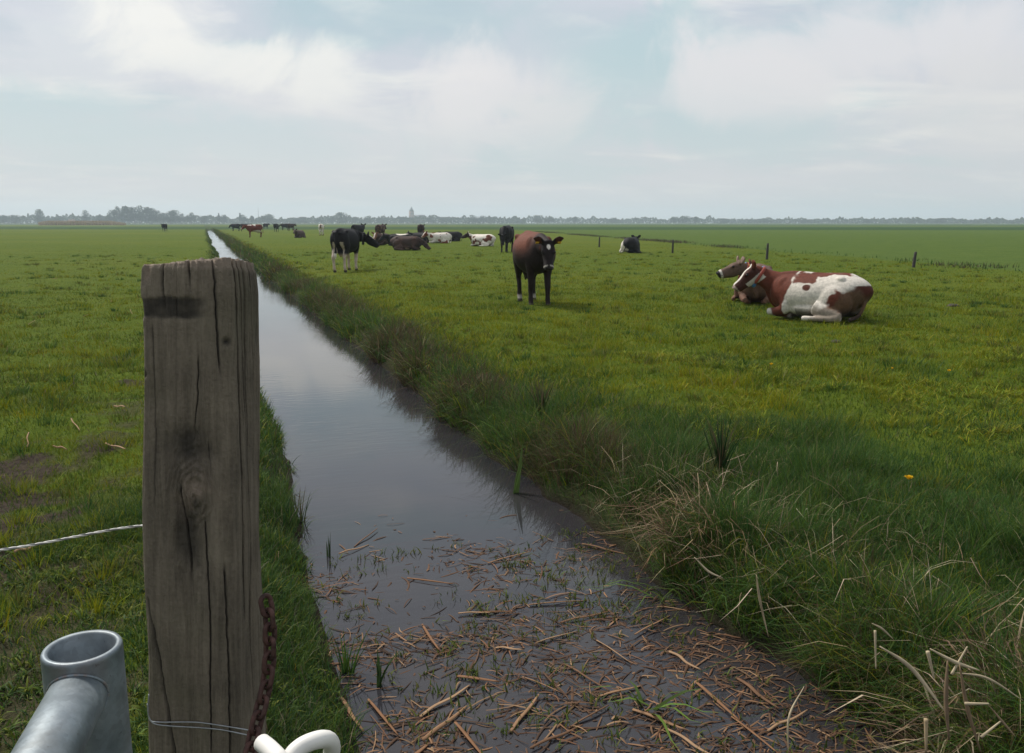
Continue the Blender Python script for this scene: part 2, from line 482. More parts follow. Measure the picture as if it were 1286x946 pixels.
for side, nm, lab in (('l', 'left_pasture_grass', 'short trampled green grass of the pasture on the left of the ditch'),
                      ('r', 'right_pasture_grass', 'green grass of the pasture the cattle lie on, right of the ditch')):
    nm = 'pasture_grass'
    k = 1.3 if side == 'r' else 1.0
    field_grass(nm, lab+', nearest swath', int(330000*Q_*k), 1.9, 8.5, 1.35, 3, .070, .0040, side)
    field_grass(nm, lab+', middle swath', int(330000*Q_*k), 6, 26, 1.3, 2, .060, .0075, side)
    field_grass(nm, lab+', farther swath', int(300000*Q_*k), 14, 85, 1.4, 1, .050, .014, side)

# ranker tufts left standing round old dung, scattered through both pastures
def tufts(nc, m, d0, d1, hs, wb, label):
    cx0, cy0, d = scatter(nc, d0, d1, 1.3)
    ok = ((cx0 < edge_l(cy0)-.3) | (cx0 > edge_r(cy0)+.5)) & (((cx0-F2A.x)*f2n.x+(cy0-F2A.y)*f2n.y) < -.5) & (cy0 > 2)
    cx0, cy0 = cx0[ok], cy0[ok]; nc = len(cx0)
    kind = RNG.integers(0, 3, nc); sz = RNG.uniform(.4, 1.3, nc)
    x = np.repeat(cx0, m); y = np.repeat(cy0, m); kd = np.repeat(kind, m); s_ = np.repeat(sz, m); n = nc*m
    th = RNG.uniform(0, 6.283, n); r0 = np.abs(RNG.normal(0, .11, n))*s_
    x = x+np.cos(th)*r0*1.4; y = y+np.sin(th)*r0
    col = palette(n, G_LUSH); a = kd == 1; col[a] = palette(a.sum(), [(.085, .115, .016), (.06, .09, .018), (.13, .12, .03)]); a = kd == 2; col[a] = palette(a.sum(), [(.20, .20, .012), (.15, .18, .012)])
    me = blade_mesh('pasture_tufts', np.stack([x, y, gh(x, y)-.005], 1), hs*RNG.uniform(.5, 1.2, n)*(.6+.5*s_), wb*RNG.uniform(.6, 1.4, n), th+RNG.normal(0, .5, n), .15+r0*2, RNG.uniform(0, .7, n), col, 3)
    tag(link('pasture_tufts', me, M_BLADE), label, 'grass', kind='stuff')
tufts(420, 90, 3.5, 11, .10, .0045, 'ranker tufts of grass scattered through the nearer pasture')
tufts(1300, 45, 9, 45, .10, .010, 'ranker tufts of grass scattered through the farther pasture')

# rough bank vegetation on both sides of the ditch
def bank(name, label, n, y0, y1, seg, hmul, wmul, ypow, ncent, rad):
    e = 1-ypow
    def ys(k): return (y0**e+RNG.uniform(0, 1, k)*(y1**e-y0**e))**(1/e)
    # tussock centres, each with its own height, kind and spread
    cy_ = ys(ncent); cr = RNG.uniform(0, 1, ncent) < .78
    cs = RNG.beta(.9, 1.7, ncent)*(1.2+.6*sstep(9, 4, cy_)+.6*(fbm(cy_*.7, cy_*0+2, seed=64)-.5))
    cxx = np.where(cr, edge_r(cy_)+.03+cs, edge_l(cy_)-.02-RNG.beta(1.1, 2.0, ncent)*.40)
    br = fbm(cxx*1.1+5, cy_*.6, seed=63)
    ck = np.where(RNG.uniform(0, 1, ncent) < np.clip(sstep(.52, .64, br)*.62+.12, 0, 1)*np.where(cr, np.where(cs < .6, 1.15, .22), .3), 1, 0)
    chh = RNG.uniform(.45, 1.15, ncent)*(.6+.8*fbm(cxx*1.7, cy_*1.1, seed=62))
    q = RNG.integers(0, ncent, n)
    r0 = np.abs(RNG.normal(0, 1, n))*rad*(.6+.8*RNG.uniform(0, 1, ncent)[q]); th = RNG.uniform(0, 6.283, n)
    loose = RNG.uniform(0, 1, n) < .30
    x = cxx[q]+np.cos(th)*r0; y = cy_[q]+np.sin(th)*r0
    yl = ys(n); sl = RNG.beta(1.0, 1.7, n)*1.5; rl = RNG.uniform(0, 1, n) < .8
    x = np.where(loose, np.where(rl, edge_r(yl)+.02+sl, edge_l(yl)-RNG.beta(1, 2, n)*.4), x); y = np.where(loose, yl, y)
    right = np.where(loose, rl, cr[q])
    ok = np.where(right, x > edge_r(y)-.02, x < edge_l(y)+.02) & (y > .8)
    x, y, right, q, r0, th, loose = x[ok], y[ok], right[ok], q[ok], r0[ok], th[ok], loose[ok]
    n = len(x); sr = np.where(right, x-edge_r(y), .3)
    z = np.maximum(gh(x, y), WATER-.03)-.01
    prof = np.where(right, np.clip(.92-.66*sr, .22, .90), np.where(y < 12, .30, .24))
    H = hmul*RNG.uniform(.5, 1.15, n)*np.where(loose, .55, chh[q]*1.15)*prof
    W = wmul*RNG.uniform(.6, 1.4, n)
    col = palette(n, G_LUSH)
    isb = (np.where(loose, 0, ck[q])*.75+.08) > RNG.uniform(0, 1, n)
    isb &= ~((~right) & (RNG.uniform(0, 1, n) < .6))
    col[isb] = palette(isb.sum(), G_BROWN)
    fld = ~isb & (RNG.uniform(0, 1, n) < sstep(.35, 1.1, sr)*.75*sstep(4.5, 7, y)+.12)
    col[fld] = palette(fld.sum(), G_FIELD)
    pale = RNG.uniform(0, 1, n) < .010
    col[pale] = palette(pale.sum(), [(.30, .25, .16), (.24, .19, .12)])
    k = np.clip(r0/(rad*1.5), 0, 1)
    lean = np.where(loose, RNG.uniform(0, .5, n), .08+.55*k*RNG.uniform(.5, 1.2, n)); curl = RNG.uniform(0, .35, n)+.75*k*RNG.uniform(.2, 1, n)
    yaw = np.where(loose, RNG.uniform(0, 6.283, n), th+RNG.normal(0, .5, n))
    over = (RNG.uniform(0, 1, n) < .16) & right & (sr < .35)
    yaw = np.where(over, np.pi+RNG.normal(0, .7, n), yaw); curl = np.where(over, curl+.5, curl)
    gap = fbm(x*2.3, y*1.7, seed=66)
    keep = RNG.uniform(0, 1, n) < .12+sstep(.38, .50, gap)
    if y1 < 40:
        wide = (RNG.uniform(0, 1, n) < .03) & ~isb
        W[wide] *= 3.2; H[wide] *= .7; curl[wide] += .3
        col[wide] = palette(wide.sum(), [(.075, .125, .025), (.055, .105, .025)])
    me = blade_mesh(name, np.stack([x, y, z], 1)[keep], H[keep], W[keep], yaw[keep], lean[keep], curl[keep], col[keep], seg)
    o = link(name, me, M_BLADE); tag(o, label, 'grass', kind='stuff')
bank('bank_grass', 'tall dark grass and brown sedge on the near ditch banks', int(125000*Q_), 1.5, 8, 4, .33, .0050, 1.2, 1900, .055)
bank('bank_grass', 'tall dark grass and brown sedge along the middle ditch banks', int(90000*Q_), 7.5, 32, 3, .38, .010, 1.5, 2200, .09)
bank('bank_grass', 'rough grass along the distant ditch banks', int(42000*Q_), 30, 255, 2, .42, .035, 1.5, 2400, .22)

# rough growth along the second ditch on the right
n = 15000
u = RNG.uniform(0, 1, n)**1.5
p = np.array(F2A)[None]+np.array(f2dir)[None]*(u*(f2len+60)-10)[:, None]+np.array(f2n)[None]*(RNG.normal(.3, .55, n)+1.2*(fbm(u*60, u*0, seed=71)-.5))[:, None]
cl = fbm(p[:, 0]*.25, p[:, 1]*.25, seed=72)
keep = RNG.uniform(0, 1, n) < sstep(.42, .62, cl)+.06
p = p[keep]; cl = cl[keep]; n = len(p)
p[:, 2] = gh(p[:, 0], p[:, 1])
col = palette(n, G_LUSH); isb = RNG.uniform(0, 1, n) < sstep(.42, .62, cl)
col[isb] = palette(isb.sum(), [(.11, .085, .055), (.08, .075, .04), (.05, .06, .02)])
me = blade_mesh('rough_grass', p, RNG.uniform(.05, .24, n)*(.4+cl), RNG.uniform(.015, .035, n), RNG.uniform(0, 6.28, n), RNG.uniform(0, .5, n), RNG.uniform(0, .6, n), col, 2)
tag(link('rough_grass', me, M_BLADE), 'low brown and dark green growth along the field edge by the fence posts', 'grass', kind='stuff')

# broad leaved weeds in the trampled ground at the lower left and on the left bank
def weeds(n, name, label, x0, x1, y0, y1, hs=.04, right=False):
    x = RNG.uniform(x0, x1, n); y = y0+(y1-y0)*RNG.uniform(0, 1, n)**1.3
    f_ = fbm(x*3, y*3, seed=81) if not right else fbm(x*1.3, y*1.3, seed=82)
    keep = ((x < edge_l(y)-.06) | right) & (RNG.uniform(0, 1, n) < (sstep(.38, .6, f_)+.1 if not right else sstep(.52, .64, f_)))
    x, y = x[keep], y[keep]; n = len(x); m = 7
    x = np.repeat(x, m)+RNG.normal(0, .012, n*m); y = np.repeat(y, m)+RNG.normal(0, .012, n*m); n = n*m
    z = gh(x, y)-.002
    col = palette(n, [(.085, .125, .018), (.06, .10, .018), (.13, .15, .018), (.04, .07, .02)] if not right else [(.17, .20, .012), (.13, .18, .014), (.20, .19, .016)])
    me = blade_mesh(name, np.stack([x, y, z], 1), hs*RNG.uniform(.4, 1.3, n), RNG.uniform(.005, .012, n), RNG.uniform(0, 6.28, n), RNG.uniform(.3, .9, n), RNG.uniform(.2, .8, n), col, 3, 2.6)
    tag(link(name, me, M_BLADE), label, 'weeds', kind='stuff')
weeds(4200, 'ground_weeds', 'low broad leaved weeds round the gate on the left bank', -2.2, .68, 1.5, 4.6)
weeds(3600, 'ground_weeds', 'pale yellow green leafy weeds among the grass of the right pasture', 3.4, 9.5, 3.2, 9.5, .085, True)

# ------------------------------------------------------------------ debris in the water
def strip_geo(L_, W_, bend, hump, seg=5):
    t = np.linspace(-.5, .5, seg+1)
    c = np.stack([t*L_, bend*L_*(t*t*4-.3)*.25, hump*(1-(t*2)**2)], 1)
    w = W_*.5*(.85+.15*np.cos(t*5))
    a = c.copy(); b = c.copy(); mid = c.copy()
    a[:, 1] -= w; b[:, 1] += w; mid[:, 2] += W_*.22
    V = np.stack([a, mid, b], 1).reshape(-1, 3)
    k = np.arange(seg)*3
    Q = np.concatenate([np.stack([k, k+1, k+4, k+3], 1), np.stack([k+1, k+2, k+5, k+4], 1)])
    return V, Q
def litter(n, name, label, y0, y1, lmin, lmax, wmin, wmax, cols, zlo, zhi, dens):
    V, Qs, C = [], [], []; o = 0; made = 0
    while made < n:
        y = RNG.uniform(y0, y1); l, r = float(edge_l(np.array(y))), float(edge_r(np.array(y)))
        x = RNG.uniform(l-.02, r+.10)
        if RNG.uniform() > dens(x, y, l, r): continue
        v, q = strip_geo(RNG.uniform(lmin, lmax)*RNG.beta(1.6, 2.2)*1.8, RNG.uniform(wmin, wmax), RNG.normal(0, .22), abs(RNG.normal(0, .004)))
        a = RNG.normal(R(-12), .9) if RNG.uniform() < .55 else RNG.uniform(0, 6.28)
        ca, sa = math.cos(a), math.sin(a)
        tl = RNG.normal(0, .035)
        v2 = np.stack([v[:, 0]*ca-v[:, 1]*sa+x, v[:, 0]*sa+v[:, 1]*ca+y, v[:, 2]+v[:, 0]*tl+WATER+RNG.uniform(zlo, zhi)], 1)
        V.append(v2); Qs.append(q+o); o += len(v2)
        c = np.array(cols[RNG.integers(len(cols))])*RNG.uniform(.42, 1.05)
        C.append(np.repeat(c[None], len(v2), 0)); made += 1
    me = np_mesh(name, np.vstack(V), np.vstack(Qs)); set_color(me, 'tint', np.vstack(C))
    return tag(link(name, me, M_DRY), label, 'litter', kind='stuff')
def dens(x, y, l, r):
    d = float(sstep(5.2, 3.4, np.array(y+.35*(x-1.4))))*.8+.02
    d *= .15+1.3*float(sstep(.35, .65, fbm(np.array(x*2.2), np.array(y*2.2), seed=91)))
    return d
C_LIT = [(.19, .095, .050), (.25, .14, .075), (.12, .072, .048), (.29, .18, .10), (.10, .058, .036), (.17, .098, .055)]
litter(2600, 'floating_litter', 'small pieces of dead reed floating on the near end of the ditch', 1.6, 5.6, .02, .13, .003, .009, C_LIT, -.001, .006, dens)
litter(3000, 'sunken_litter', 'dull brown reed scraps lying at the surface of the near ditch water', 1.6, 5.2, .03, .15, .004, .012, [(.095, .052, .032), (.06, .036, .026), (.13, .072, .042), (.08,.046,.03)], -.004, .0015, dens)

# sprouting green shoots in the water
n = 900; y = 1.8+3.0*RNG.uniform(0, 1, n)**.8; u = RNG.uniform(0, 1, n); x = edge_l(y)+.08+u*(edge_r(y)-edge_l(y)-.12)
keep = RNG.uniform(0, 1, n) < sstep(.36, .6, fbm(x*2.4, y*2.4, seed=95))
x, y = x[keep], y[keep]; m = 5
x = np.repeat(x, m)+RNG.normal(0, .018, len(x)*m); y = np.repeat(y, m)+RNG.normal(0, .018, len(y)*m); n = len(x)
me = blade_mesh('water_shoots', np.stack([x, y, x*0+WATER-.005], 1), RNG.uniform(.015, .06, n), RNG.uniform(.004, .012, n), RNG.uniform(0, 6.28, n), RNG.uniform(0, .7, n), RNG.uniform(0, .8, n), palette(n, [(.08, .11, .02), (.06, .09, .022), (.12, .13, .03)]), 2)
tag(link('water_shoots', me, M_BLADE), 'small green shoots sprouting through the near ditch water', 'water plants', kind='stuff')

# larger floating reed stems: individuals
def reed_stem_mesh(k):
    L_ = 1.0
    v, q, t = tube_geo([(-.5, 0, 0), (-.2, .006*k, .01), (.1, -.006*k, .012), (.5, .012, 0)], [(.020,.010), (.024,.010), (.022,.009), (.012,.006)], 12, 6)
    me = np_mesh('dead_reed', v, q, t, smooth=False)
    c = np.array([(.20, .105, .055), (.25, .145, .08), (.15, .082, .046), (.30, .19, .11)][k % 4])
    set_color(me, 'tint', c[None]*(.8+.4*vnoise(v[:, 0]*9, v[:, 1]*60, seed=k))[:, None])
    return me
stem_meshes = [reed_stem_mesh(k) for k in range(4)]
stem_px = [(620,769,95,0),(700,757,150,4),(735,775,80,12),(560,880,130,32),(480,900,120,-52),(440,895,110,-58),(840,712,120,-15),(640,815,70,-4),(600,853,90,-8),
           (560,908,120,38),(700,925,100,25),(770,818,70,-35),(900,880,110,-42),(820,785,90,30),(950,870,100,-38),(870,935,130,-30),(540,730,110,-8),(640,700,90,14),
           (760,690,120,-10),(600,770,80,3),(520,950,90,40),(680,860,100,-25),(740,900,90,28),(860,830,80,-30),(950,925,140,-40),(780,868,70,15),(460,675,60,35),(445,690,50,20),
           (590,930,80,-50),(830,905,100,-20),(920,800,80,-8),(700,800,90,18),(540,800,60,-60),(660,895,70,50),(735,850,110,-33),(990,905,100,25)]
for k, (px, py, ln, an) in enumerate(stem_px):
    me = stem_meshes[k % 4]
    c = at(px, py, WATER+.008); a2 = at(px+20*math.cos(R(an)), py-20*math.sin(R(an)), WATER+.008)
    d = a2-c
    length = d.length/20*ln
    if not (float(edge_l(np.array(c.y)))-.1 < c.x < float(edge_r(np.array(c.y)))+.1): continue
    o = link('dead_reed', me, M_DRY)
    o.location = c; o.rotation_euler = (RNG.normal(0, .3), RNG.normal(0, .03), math.atan2(d.y, d.x))
    o.scale = (min(length*RNG.uniform(.5, .85), .30), RNG.uniform(.22, .42), .3)
    tag(o, 'dead brown reed floating on the near end of the ditch', 'dead reed', 'dead reeds floating in the ditch')

# upright broken reeds on the lower right bank: individuals
def stalk(pts, r, label, col=(.40, .33, .22), grp='broken pale reed stalks on the right bank'):
    v, q, t = tube_geo(pts, np.asarray(r), 14, 6)
    me = np_mesh('reed_stalk', v, q, t, smooth=True)
    set_color(me, 'tint', np.array(col)[None]*(.75+.5*vnoise(v[:, 2]*40, v[:, 0]*60, seed=int(abs(v[0, 0])*100)))[:, None])
    return tag(link('reed_stalk', me, M_DRY), label, 'reed stalk', grp)
def stalk_px(pix, r, label, depth0=None, col=(.40, .33, .22)):
    """pix: list of (px, py, height above ground) """
    pts = []
    g = at(pix[0][0], pix[0][1], -.1)
    dep0 = (g-Vector((0, 0, CAMZ))).dot(ray(PW/2, PH/2).normalized()) if depth0 is None else depth0
    for (px, py, off) in pix: pts.append(tuple(deep(px, py, dep0+off)))
    r = r*.68
    return stalk(pts, ([r*.35, r*1.1, r*.3] if len(pts) == 3 else [r*1.05, r*.5]), label, col)
SD = 2.45
stalk_px([(1105,812,0),(1145,840,0),(1190,898,-.05)], .0085, 'long pale bent reed stalk falling to the right on the lower right bank', SD)
stalk_px([(1168,815,0),(1200,832,0),(1230,842,0)], .0075, 'short pale reed stalk lying almost level above the lower right bank', SD)
stalk_px([(1195,847,0),(1215,812,0)], .006, 'short brown reed stalk crossing over the level pale one', SD)
stalk_px([(1165,818,0),(1173,852,0)], .008, 'short flattened pale reed stub standing at the head of the level stalk', SD)
stalk_px([(1200,845,0),(1240,852,0),(1285,880,0)], .005, 'thin pale reed stalk running to the right edge of the view', SD)
stalk_px([(1212,884,0),(1242,884,0)], .007, 'short level pale reed piece low on the right bank', SD-.1)
stalk_px([(1232,926,0),(1258,905,0)], .006, 'short pale reed piece tilted up to the right near the bottom edge', SD-.1)
stalk_px([(1205,835,0),(1215,890,0),(1232,945,0)], .008, 'brown upright reed stalk in the middle of the broken clump', SD-.05, (.20,.14,.085))
stalk_px([(1190,830,0),(1188,880,0),(1192,930,0)], .009, 'brown upright reed stalk left in the broken clump', SD-.05, (.17,.12,.075))
stalk_px([(1163,903,0),(1163,945,0)], .009, 'short tan reed stub at the foot of the long bent stalk', SD-.15, (.33,.25,.15))
stalk_px([(990,946,0),(991,900,0),(1010,862,.05)], .0045, 'thin pale reed stem rising from the water near the bottom right', 2.55)
stalk_px([(1099,792,0),(1100,840,0)], .006, 'short pale upright reed stub at the top of the right bank clump', SD+.1)
stalk_px([(1095,783,.1),(1108,790,.1),(1122,803,.1)], .0045, 'thin curved pale reed stem above the upright stub', SD)
if 0: stalk_px([(1050,812,0),(1078,826,0)], .0055, 'short pale reed piece pointing down left of the broken clump', SD+.1)
if 0: stalk_px([(902,684,0),(898,750,0)], .006, 'short pale upright reed stub at the water edge of the right bank', 3.3)
stalk_px([(950,722,0),(954,752,0),(965,800,0)], .006, 'tan upright reed stub standing in the green bank', 3.1, (.3,.24,.15))
stalk_px([(872,700,0),(890,718,0),(908,726,0)], .006, 'pale drooping reed stem over the dark water edge', 3.35)
stalk_px([(1240,884,0),(1262,910,0),(1275,925,0)], .005, 'thin brown reed stem bending down at the far right', SD-.1, (.25,.18,.11))

# thin dead stems on the right bank (uncountable)
n = 750
y = 1.7+3.2*RNG.uniform(0, 1, n)**1.1; x = edge_r(y)+RNG.beta(1.3, 2, n)*1.1
me = blade_mesh('dead_stems', np.stack([x, y, gh(x, y)+.02], 1), RNG.uniform(.08, .34, n), RNG.uniform(.002, .0045, n), RNG.uniform(0, 6.28, n), RNG.uniform(0, 1.0, n), RNG.uniform(0, 1.1, n), palette(n, [(.30, .24, .15), (.22, .16, .10), (.15, .11, .07), (.38, .32, .22)]), 4, 4)
tag(link('dead_stems', me, M_DRY), 'thin dead straw tangled through the near right bank', 'dead stems', kind='stuff')
n = 1100; pc = at(1205, 900, -.15)
x = pc.x+RNG.normal(0, .17, n); y = pc.y+RNG.normal(0, .12, n)
me = blade_mesh('dead_stems', np.stack([x, y, gh(x, y)-.01], 1), RNG.uniform(.10, .34, n), RNG.uniform(.003, .010, n), RNG.uniform(0, 6.28, n), RNG.uniform(0, 1.0, n)**1.3, RNG.uniform(0, .9, n), palette(n, [(.17, .115, .065), (.13, .085, .05), (.26, .20, .12), (.34, .28, .19), (.09, .06, .04)]), 4, 5)
tag(link('dead_stems', me, M_DRY), 'brown clump of dead reed stubble among the broken stalks at the lower right', 'dead stems', kind='stuff')
n = 260; pc = at(865, 690, -.25)
x = pc.x+RNG.normal(0, .10, n); y = pc.y+RNG.normal(0, .18, n); ok = x > edge_r(y)-.02; x, y = x[ok], y[ok]; n = len(x)
me = blade_mesh('dead_stems', np.stack([x, y, gh(x, y)+.05], 1), RNG.uniform(.12, .36, n), RNG.uniform(.002, .005, n), np.pi+RNG.normal(0, 1.0, n), RNG.uniform(.1, .9, n), RNG.uniform(.2, 1.1, n), palette(n, [(.17, .10, .06), (.13, .085, .05), (.24, .17, .10)]), 4, 5)
tag(link('dead_stems', me, M_DRY), 'brown dead grass drooping over the dark water at the middle of the right bank', 'dead stems', kind='stuff')

# iris like leaf tufts
def tuft(px, py, z, nl, h, w, label, cols, spread=.35, lean0=0, yaw0=None, cat='water plant', name='water_plant', grp=None):
    c = at(px, py, z)
    yaw = RNG.uniform(0, 6.28, nl) if yaw0 is None else yaw0+RNG.normal(0, .5, nl)
    P = np.stack([RNG.normal(0, .012, nl), RNG.normal(0, .012, nl), np.zeros(nl)-.02], 1)
    me = blade_mesh(name, P, h*RNG.uniform(.55, 1.1, nl), w*RNG.uniform(.7, 1.2, nl), yaw, lean0+RNG.uniform(0, spread, nl), RNG.uniform(0, spread, nl), palette(nl, cols), 5, 2.2)
    o = link(name, me, M_BLADE); o.location = c
    return tag(o, label, cat, grp)
IR = [(.045, .085, .025), (.06, .10, .028), (.035, .065, .022)]
tuft(476, 862, WATER, 7, .26, .016, 'green iris tuft standing in the water by the left bank', IR, .3)
tuft(412, 700, WATER, 4, .2, .014, 'dark narrow iris shoot standing alone in the water left of the litter', [(.03, .05, .02)], .12)
tuft(815, 890, WATER, 9, .22, .016, 'bright green leafy plant sprawled on the water amid the litter', [(.10, .16, .03), (.08, .13, .03)], .9, .5)
tuft(645, 620, WATER, 3, .36, .03, 'broad pointed green iris leaves at the edge of the right bank', [(.07, .12, .03)], .3, .15)
tuft(835, 752, WATER, 5, .30, .012, 'long green leaves trailing from the right bank onto the water', [(.09, .14, .035)], .8, .7, math.pi)
tuft(437, 845, WATER, 22, .24, .008, 'tall green grass tuft at the left water edge', G_LUSH, .35, name='grass_tuft', cat='grass tuft')
tuft(378, 655, WATER, 16, .26, .009, 'dark reed tuft at the left water edge just right of the post', [(.035, .06, .02), (.10, .075, .04)], .3, name='grass_tuft', cat='grass tuft')
tuft(345, 560, WATER, 14, .3, .010, 'dark twiggy tuft beside the post at the left water edge', [(.035, .06, .02), (.07, .055, .035)], .4, name='grass_tuft', cat='grass tuft')
tuft(905, 590, -.05, 60, .42, .010, 'dark rush clump on top of the right bank', [(.022, .05, .018), (.03, .06, .02), (.07, .06, .03)], .35, name='rush_tuft', cat='rush clump')
tuft(680, 520, -.1, 40, .40, .012, 'brownish rush clump at the middle of the right bank', [(.09, .07, .04), (.035, .06, .02)], .35, name='rush_tuft', cat='rush clump')
tuft(860, 690, -.25, 70, .30, .006, 'tussock of dead brown grass hanging over the dark water', [(.13, .085, .05), (.18, .13, .08), (.08, .06, .04)], .8, .3, math.pi, name='rush_tuft', cat='rush clump')

# dandelions
def dandelion(px, py, r, label):
    c = at(px, py, .07)
    g = float(gh(np.array(c.x), np.array(c.y)))
    root = empty('dandelion', (c.x, c.y, g))
    tag(root, label, 'flower', 'yellow dandelions in the pasture')
    tube_obj('stem', [(0, 0, 0), (.004, 0, .05), (0, 0, .115)], [.002]*3, M_STALK, root, 8, 6)
    nl = 60
    a = RNG.uniform(0, 6.28, nl)
    me = blade_mesh('petals', np.stack([np.cos(a)*r*.1, np.sin(a)*r*.1, np.full(nl, .115)], 1), np.full(nl, r), np.full(nl, r*.28), a, RNG.uniform(.1, 1.0, nl), RNG.uniform(0, .2, nl), palette(nl, [(.75, .45, .01), (.8, .52, .02)]), 2, 4)
    link('petals', me, M_DRY, root)
M_STALK = simple('flower_stem', (.08, .13, .04), .6)
dandelion(1141, 604, .026, 'largest yellow dandelion in the dark grass at the right')
dandelion(968, 465, .022, 'small yellow dandelion nearest below the lying red and white cow')
dandelion(1192, 466, .020, 'small yellow dandelion at the right edge of the pasture')
dandelion(1120, 468, .014, 'tiny yellow dandelion left of the right edge one')

# pale straw bits on the left turf: individuals
for px, py, ln, an in ((75,562,34,-30),(145,560,30,-20),(35,552,22,80),(95,533,18,-40),(150,510,16,-20),(40,405,28,15),(140,378,20,70),(68,350,22,5),(108,396,16,20),(165,392,20,-30),(30,690,26,15)):
    c = at(px, py, .0); g = float(gh(np.array(c.x), np.array(c.y)))+.035
    c = at(px, py, g); d = at(px+10*math.cos(R(an)), py-10*math.sin(R(an)), g)-c
    o = link('straw_piece', stem_meshes[3], M_DRY)
    o.location = c; o.rotation_euler = (RNG.uniform(0, 6), RNG.normal(0, .1), math.atan2(d.y, d.x)); o.scale = (min(.3, d.length/10*ln), .28, .28)
    tag(o, 'pale dead straw piece lying on the left pasture', 'straw', 'straw pieces on the left pasture')

# ------------------------------------------------------------------ gate post
def wood_mat():
    m, nt, b = new_mat('weathered_wood')
    tc = N(nt, 'ShaderNodeTexCoord').outputs['Object']
    mp = N(nt, 'ShaderNodeMapping'); mp.inputs['Scale'].default_value = (1, 1, .07); L(nt, tc, mp.inputs['Vector'])
    g1 = noise(nt, mp.outputs[0], 75, 8, .7, .6)
    g2 = noise(nt, mp.outputs[0], 190, 4, .6, .3)
    blotch = noise(nt, tc, 9, 5, .6)
    fine = noise(nt, tc, 140, 4, .7)
    c = ramp(nt, g1, [(.28, (.036, .029, .020)), (.5, (.165, .134, .098)), (.72, (.32, .265, .20))]).outputs[0]
    c = mixc(nt, .45, c, ramp(nt, blotch, [(.3, (.060, .050, .040)), (.5, (.165, .135, .098)), (.72, (.32, .27, .20))]).outputs[0])
    c = mixc(nt, .3, c, ramp(nt, fine, [(.3, (.03, .025, .02)), (.7, (.17, .145, .115))]).outputs[0])
    # green algae blush in patches
    c = mixc(nt, ramp(nt, noise(nt, tc, 5, 4), [(.52, (0,)*3), (.75, (.35,)*3)]).outputs[0], c, (.055, .060, .028))
    a = N(nt, 'ShaderNodeAttribute', attribute_name='stain_crack').outputs['Fac']
    c = mixc(nt, a, c, (.012, .011, .011))
    pl = N(nt, 'ShaderNodeAttribute', attribute_name='pale').outputs['Fac']
    c = mixc(nt, pl, c, mixc(nt, fine, (.14, .10, .075), (.34, .27, .21)))
    L(nt, c, b.inputs['Base Color'])
    b.inputs['Roughness'].default_value = .82; b.inputs['Specular IOR Level'].default_value = .25
    h = math_n(nt, 'ADD', math_n(nt, 'ADD', g1, math_n(nt, 'MULTIPLY', g2, .5)), math_n(nt, 'MULTIPLY', fine, .5))
    bump(nt, b, h, .9, .007)
    return m
PD = 1.47
p_top = deep(254, 333, PD); p_bot = deep(263, 960, PD*1.04)
axis = (p_top-p_bot).normalized()
top_z = p_top.z
base_pt = p_top-axis*(top_z+.35)/axis.z
S = .159                     # side of the square post
plen = (p_top-base_pt).length
pyaw = R(-21)                # turned so its right flank shows
nr, nsd = 560, 512
th = np.linspace(0, 2*np.pi, nsd, endpoint=False)
ct, st = np.cos(th), np.sin(th)
e = 9.0
rad = (np.abs(ct)**e+np.abs(st)**e)**(-1/e)*S/2
t = np.linspace(0, 1, nr)
TT, TH = np.meshgrid(t, th, indexing='ij')
RAD = np.repeat(rad[None], nr, 0)
ZL = TT*plen; dz = plen-ZL      # dz: distance below the top
lx = RAD*np.cos(TH); ly = RAD*np.sin(TH)
dis = .009*(fbm(np.cos(TH)*1.5+5, np.sin(TH)*1.5, ZL*3, seed=101)-.5)*2
dis += .0026*(fbm(np.cos(TH)*18, np.sin(TH)*18, ZL*5, seed=102)-.5)*2
stain_crack = np.zeros_like(ZL); pale = np.zeros_like(ZL)
# face coordinates: front face is local -y (towards the camera), u from left -S/2 to right S/2; right face is +x
front = (ly < 0) & (np.abs(ly) >= np.abs(lx)*.985); rightf = (lx > 0) & (np.abs(lx) > np.abs(ly)*.985)
pxm = F/PD
def groove(mask, uu, path, w, depth):
    """path: (distance below top, u) list"""
    global dis, stain_crack
    pp = np.array(path); cu = np.interp(dz, pp[:, 0], pp[:, 1])+.0015*(fbm(dz*60, dz*0, seed=int(pp[0, 1]*9000) % 97)-.5)*2
    inr = (dz >= pp[0, 0]) & (dz <= pp[-1, 0])
    ends = np.minimum(sstep(pp[0, 0]-.002, pp[0, 0]+.02, dz), sstep(pp[-1, 0], pp[-1, 0]-.06, dz)) if pp[0, 0] > .01 else sstep(pp[-1, 0], pp[-1, 0]-.05, dz)
    g = np.exp(-((uu-cu)/w)**2)*inr*mask*ends
    dis = dis-depth*g; stain_crack = np.maximum(stain_crack, np.clip(g*1.1, 0, .9))  # cracks turn darker in colour the deeper they cut
fu = lx; ru = ly
groove(front, fu, [(0, -.040), (.04, -.038), (.09, -.036)], .0016, .010)
groove(front, fu, [(0, .006), (.02, .009), (.05, .010)], .0014, .010)
groove(front, fu, [(0, .050), (.1, .053), (.2, .058)], .0014, .006)
groove(front, fu, [(.56, -.072), (.68, -.052), (.80, -.036), (.92, -.018), (1.1, -.004)], .0020, .012)
groove(front, fu, [(.10, -.058), (.25, -.052), (.42, -.055)], .0009, .005)
groove(front, fu, [(.15, .022), (.22, .020), (.30, .012)], .0009, .005)
groove(front, fu, [(.42, .03), (.6, .036), (.85, .034)], .0010, .006)
groove(front, fu, [(.50, .060), (.7, .066), (1.1, .064)], .0012, .007)
groove(front, fu, [(.36, -.012), (.43, -.006), (.55, .006)], .0016, .008)
groove(front, fu, [(.29, .038), (.33, .040), (.36, .041)], .0012, .003)
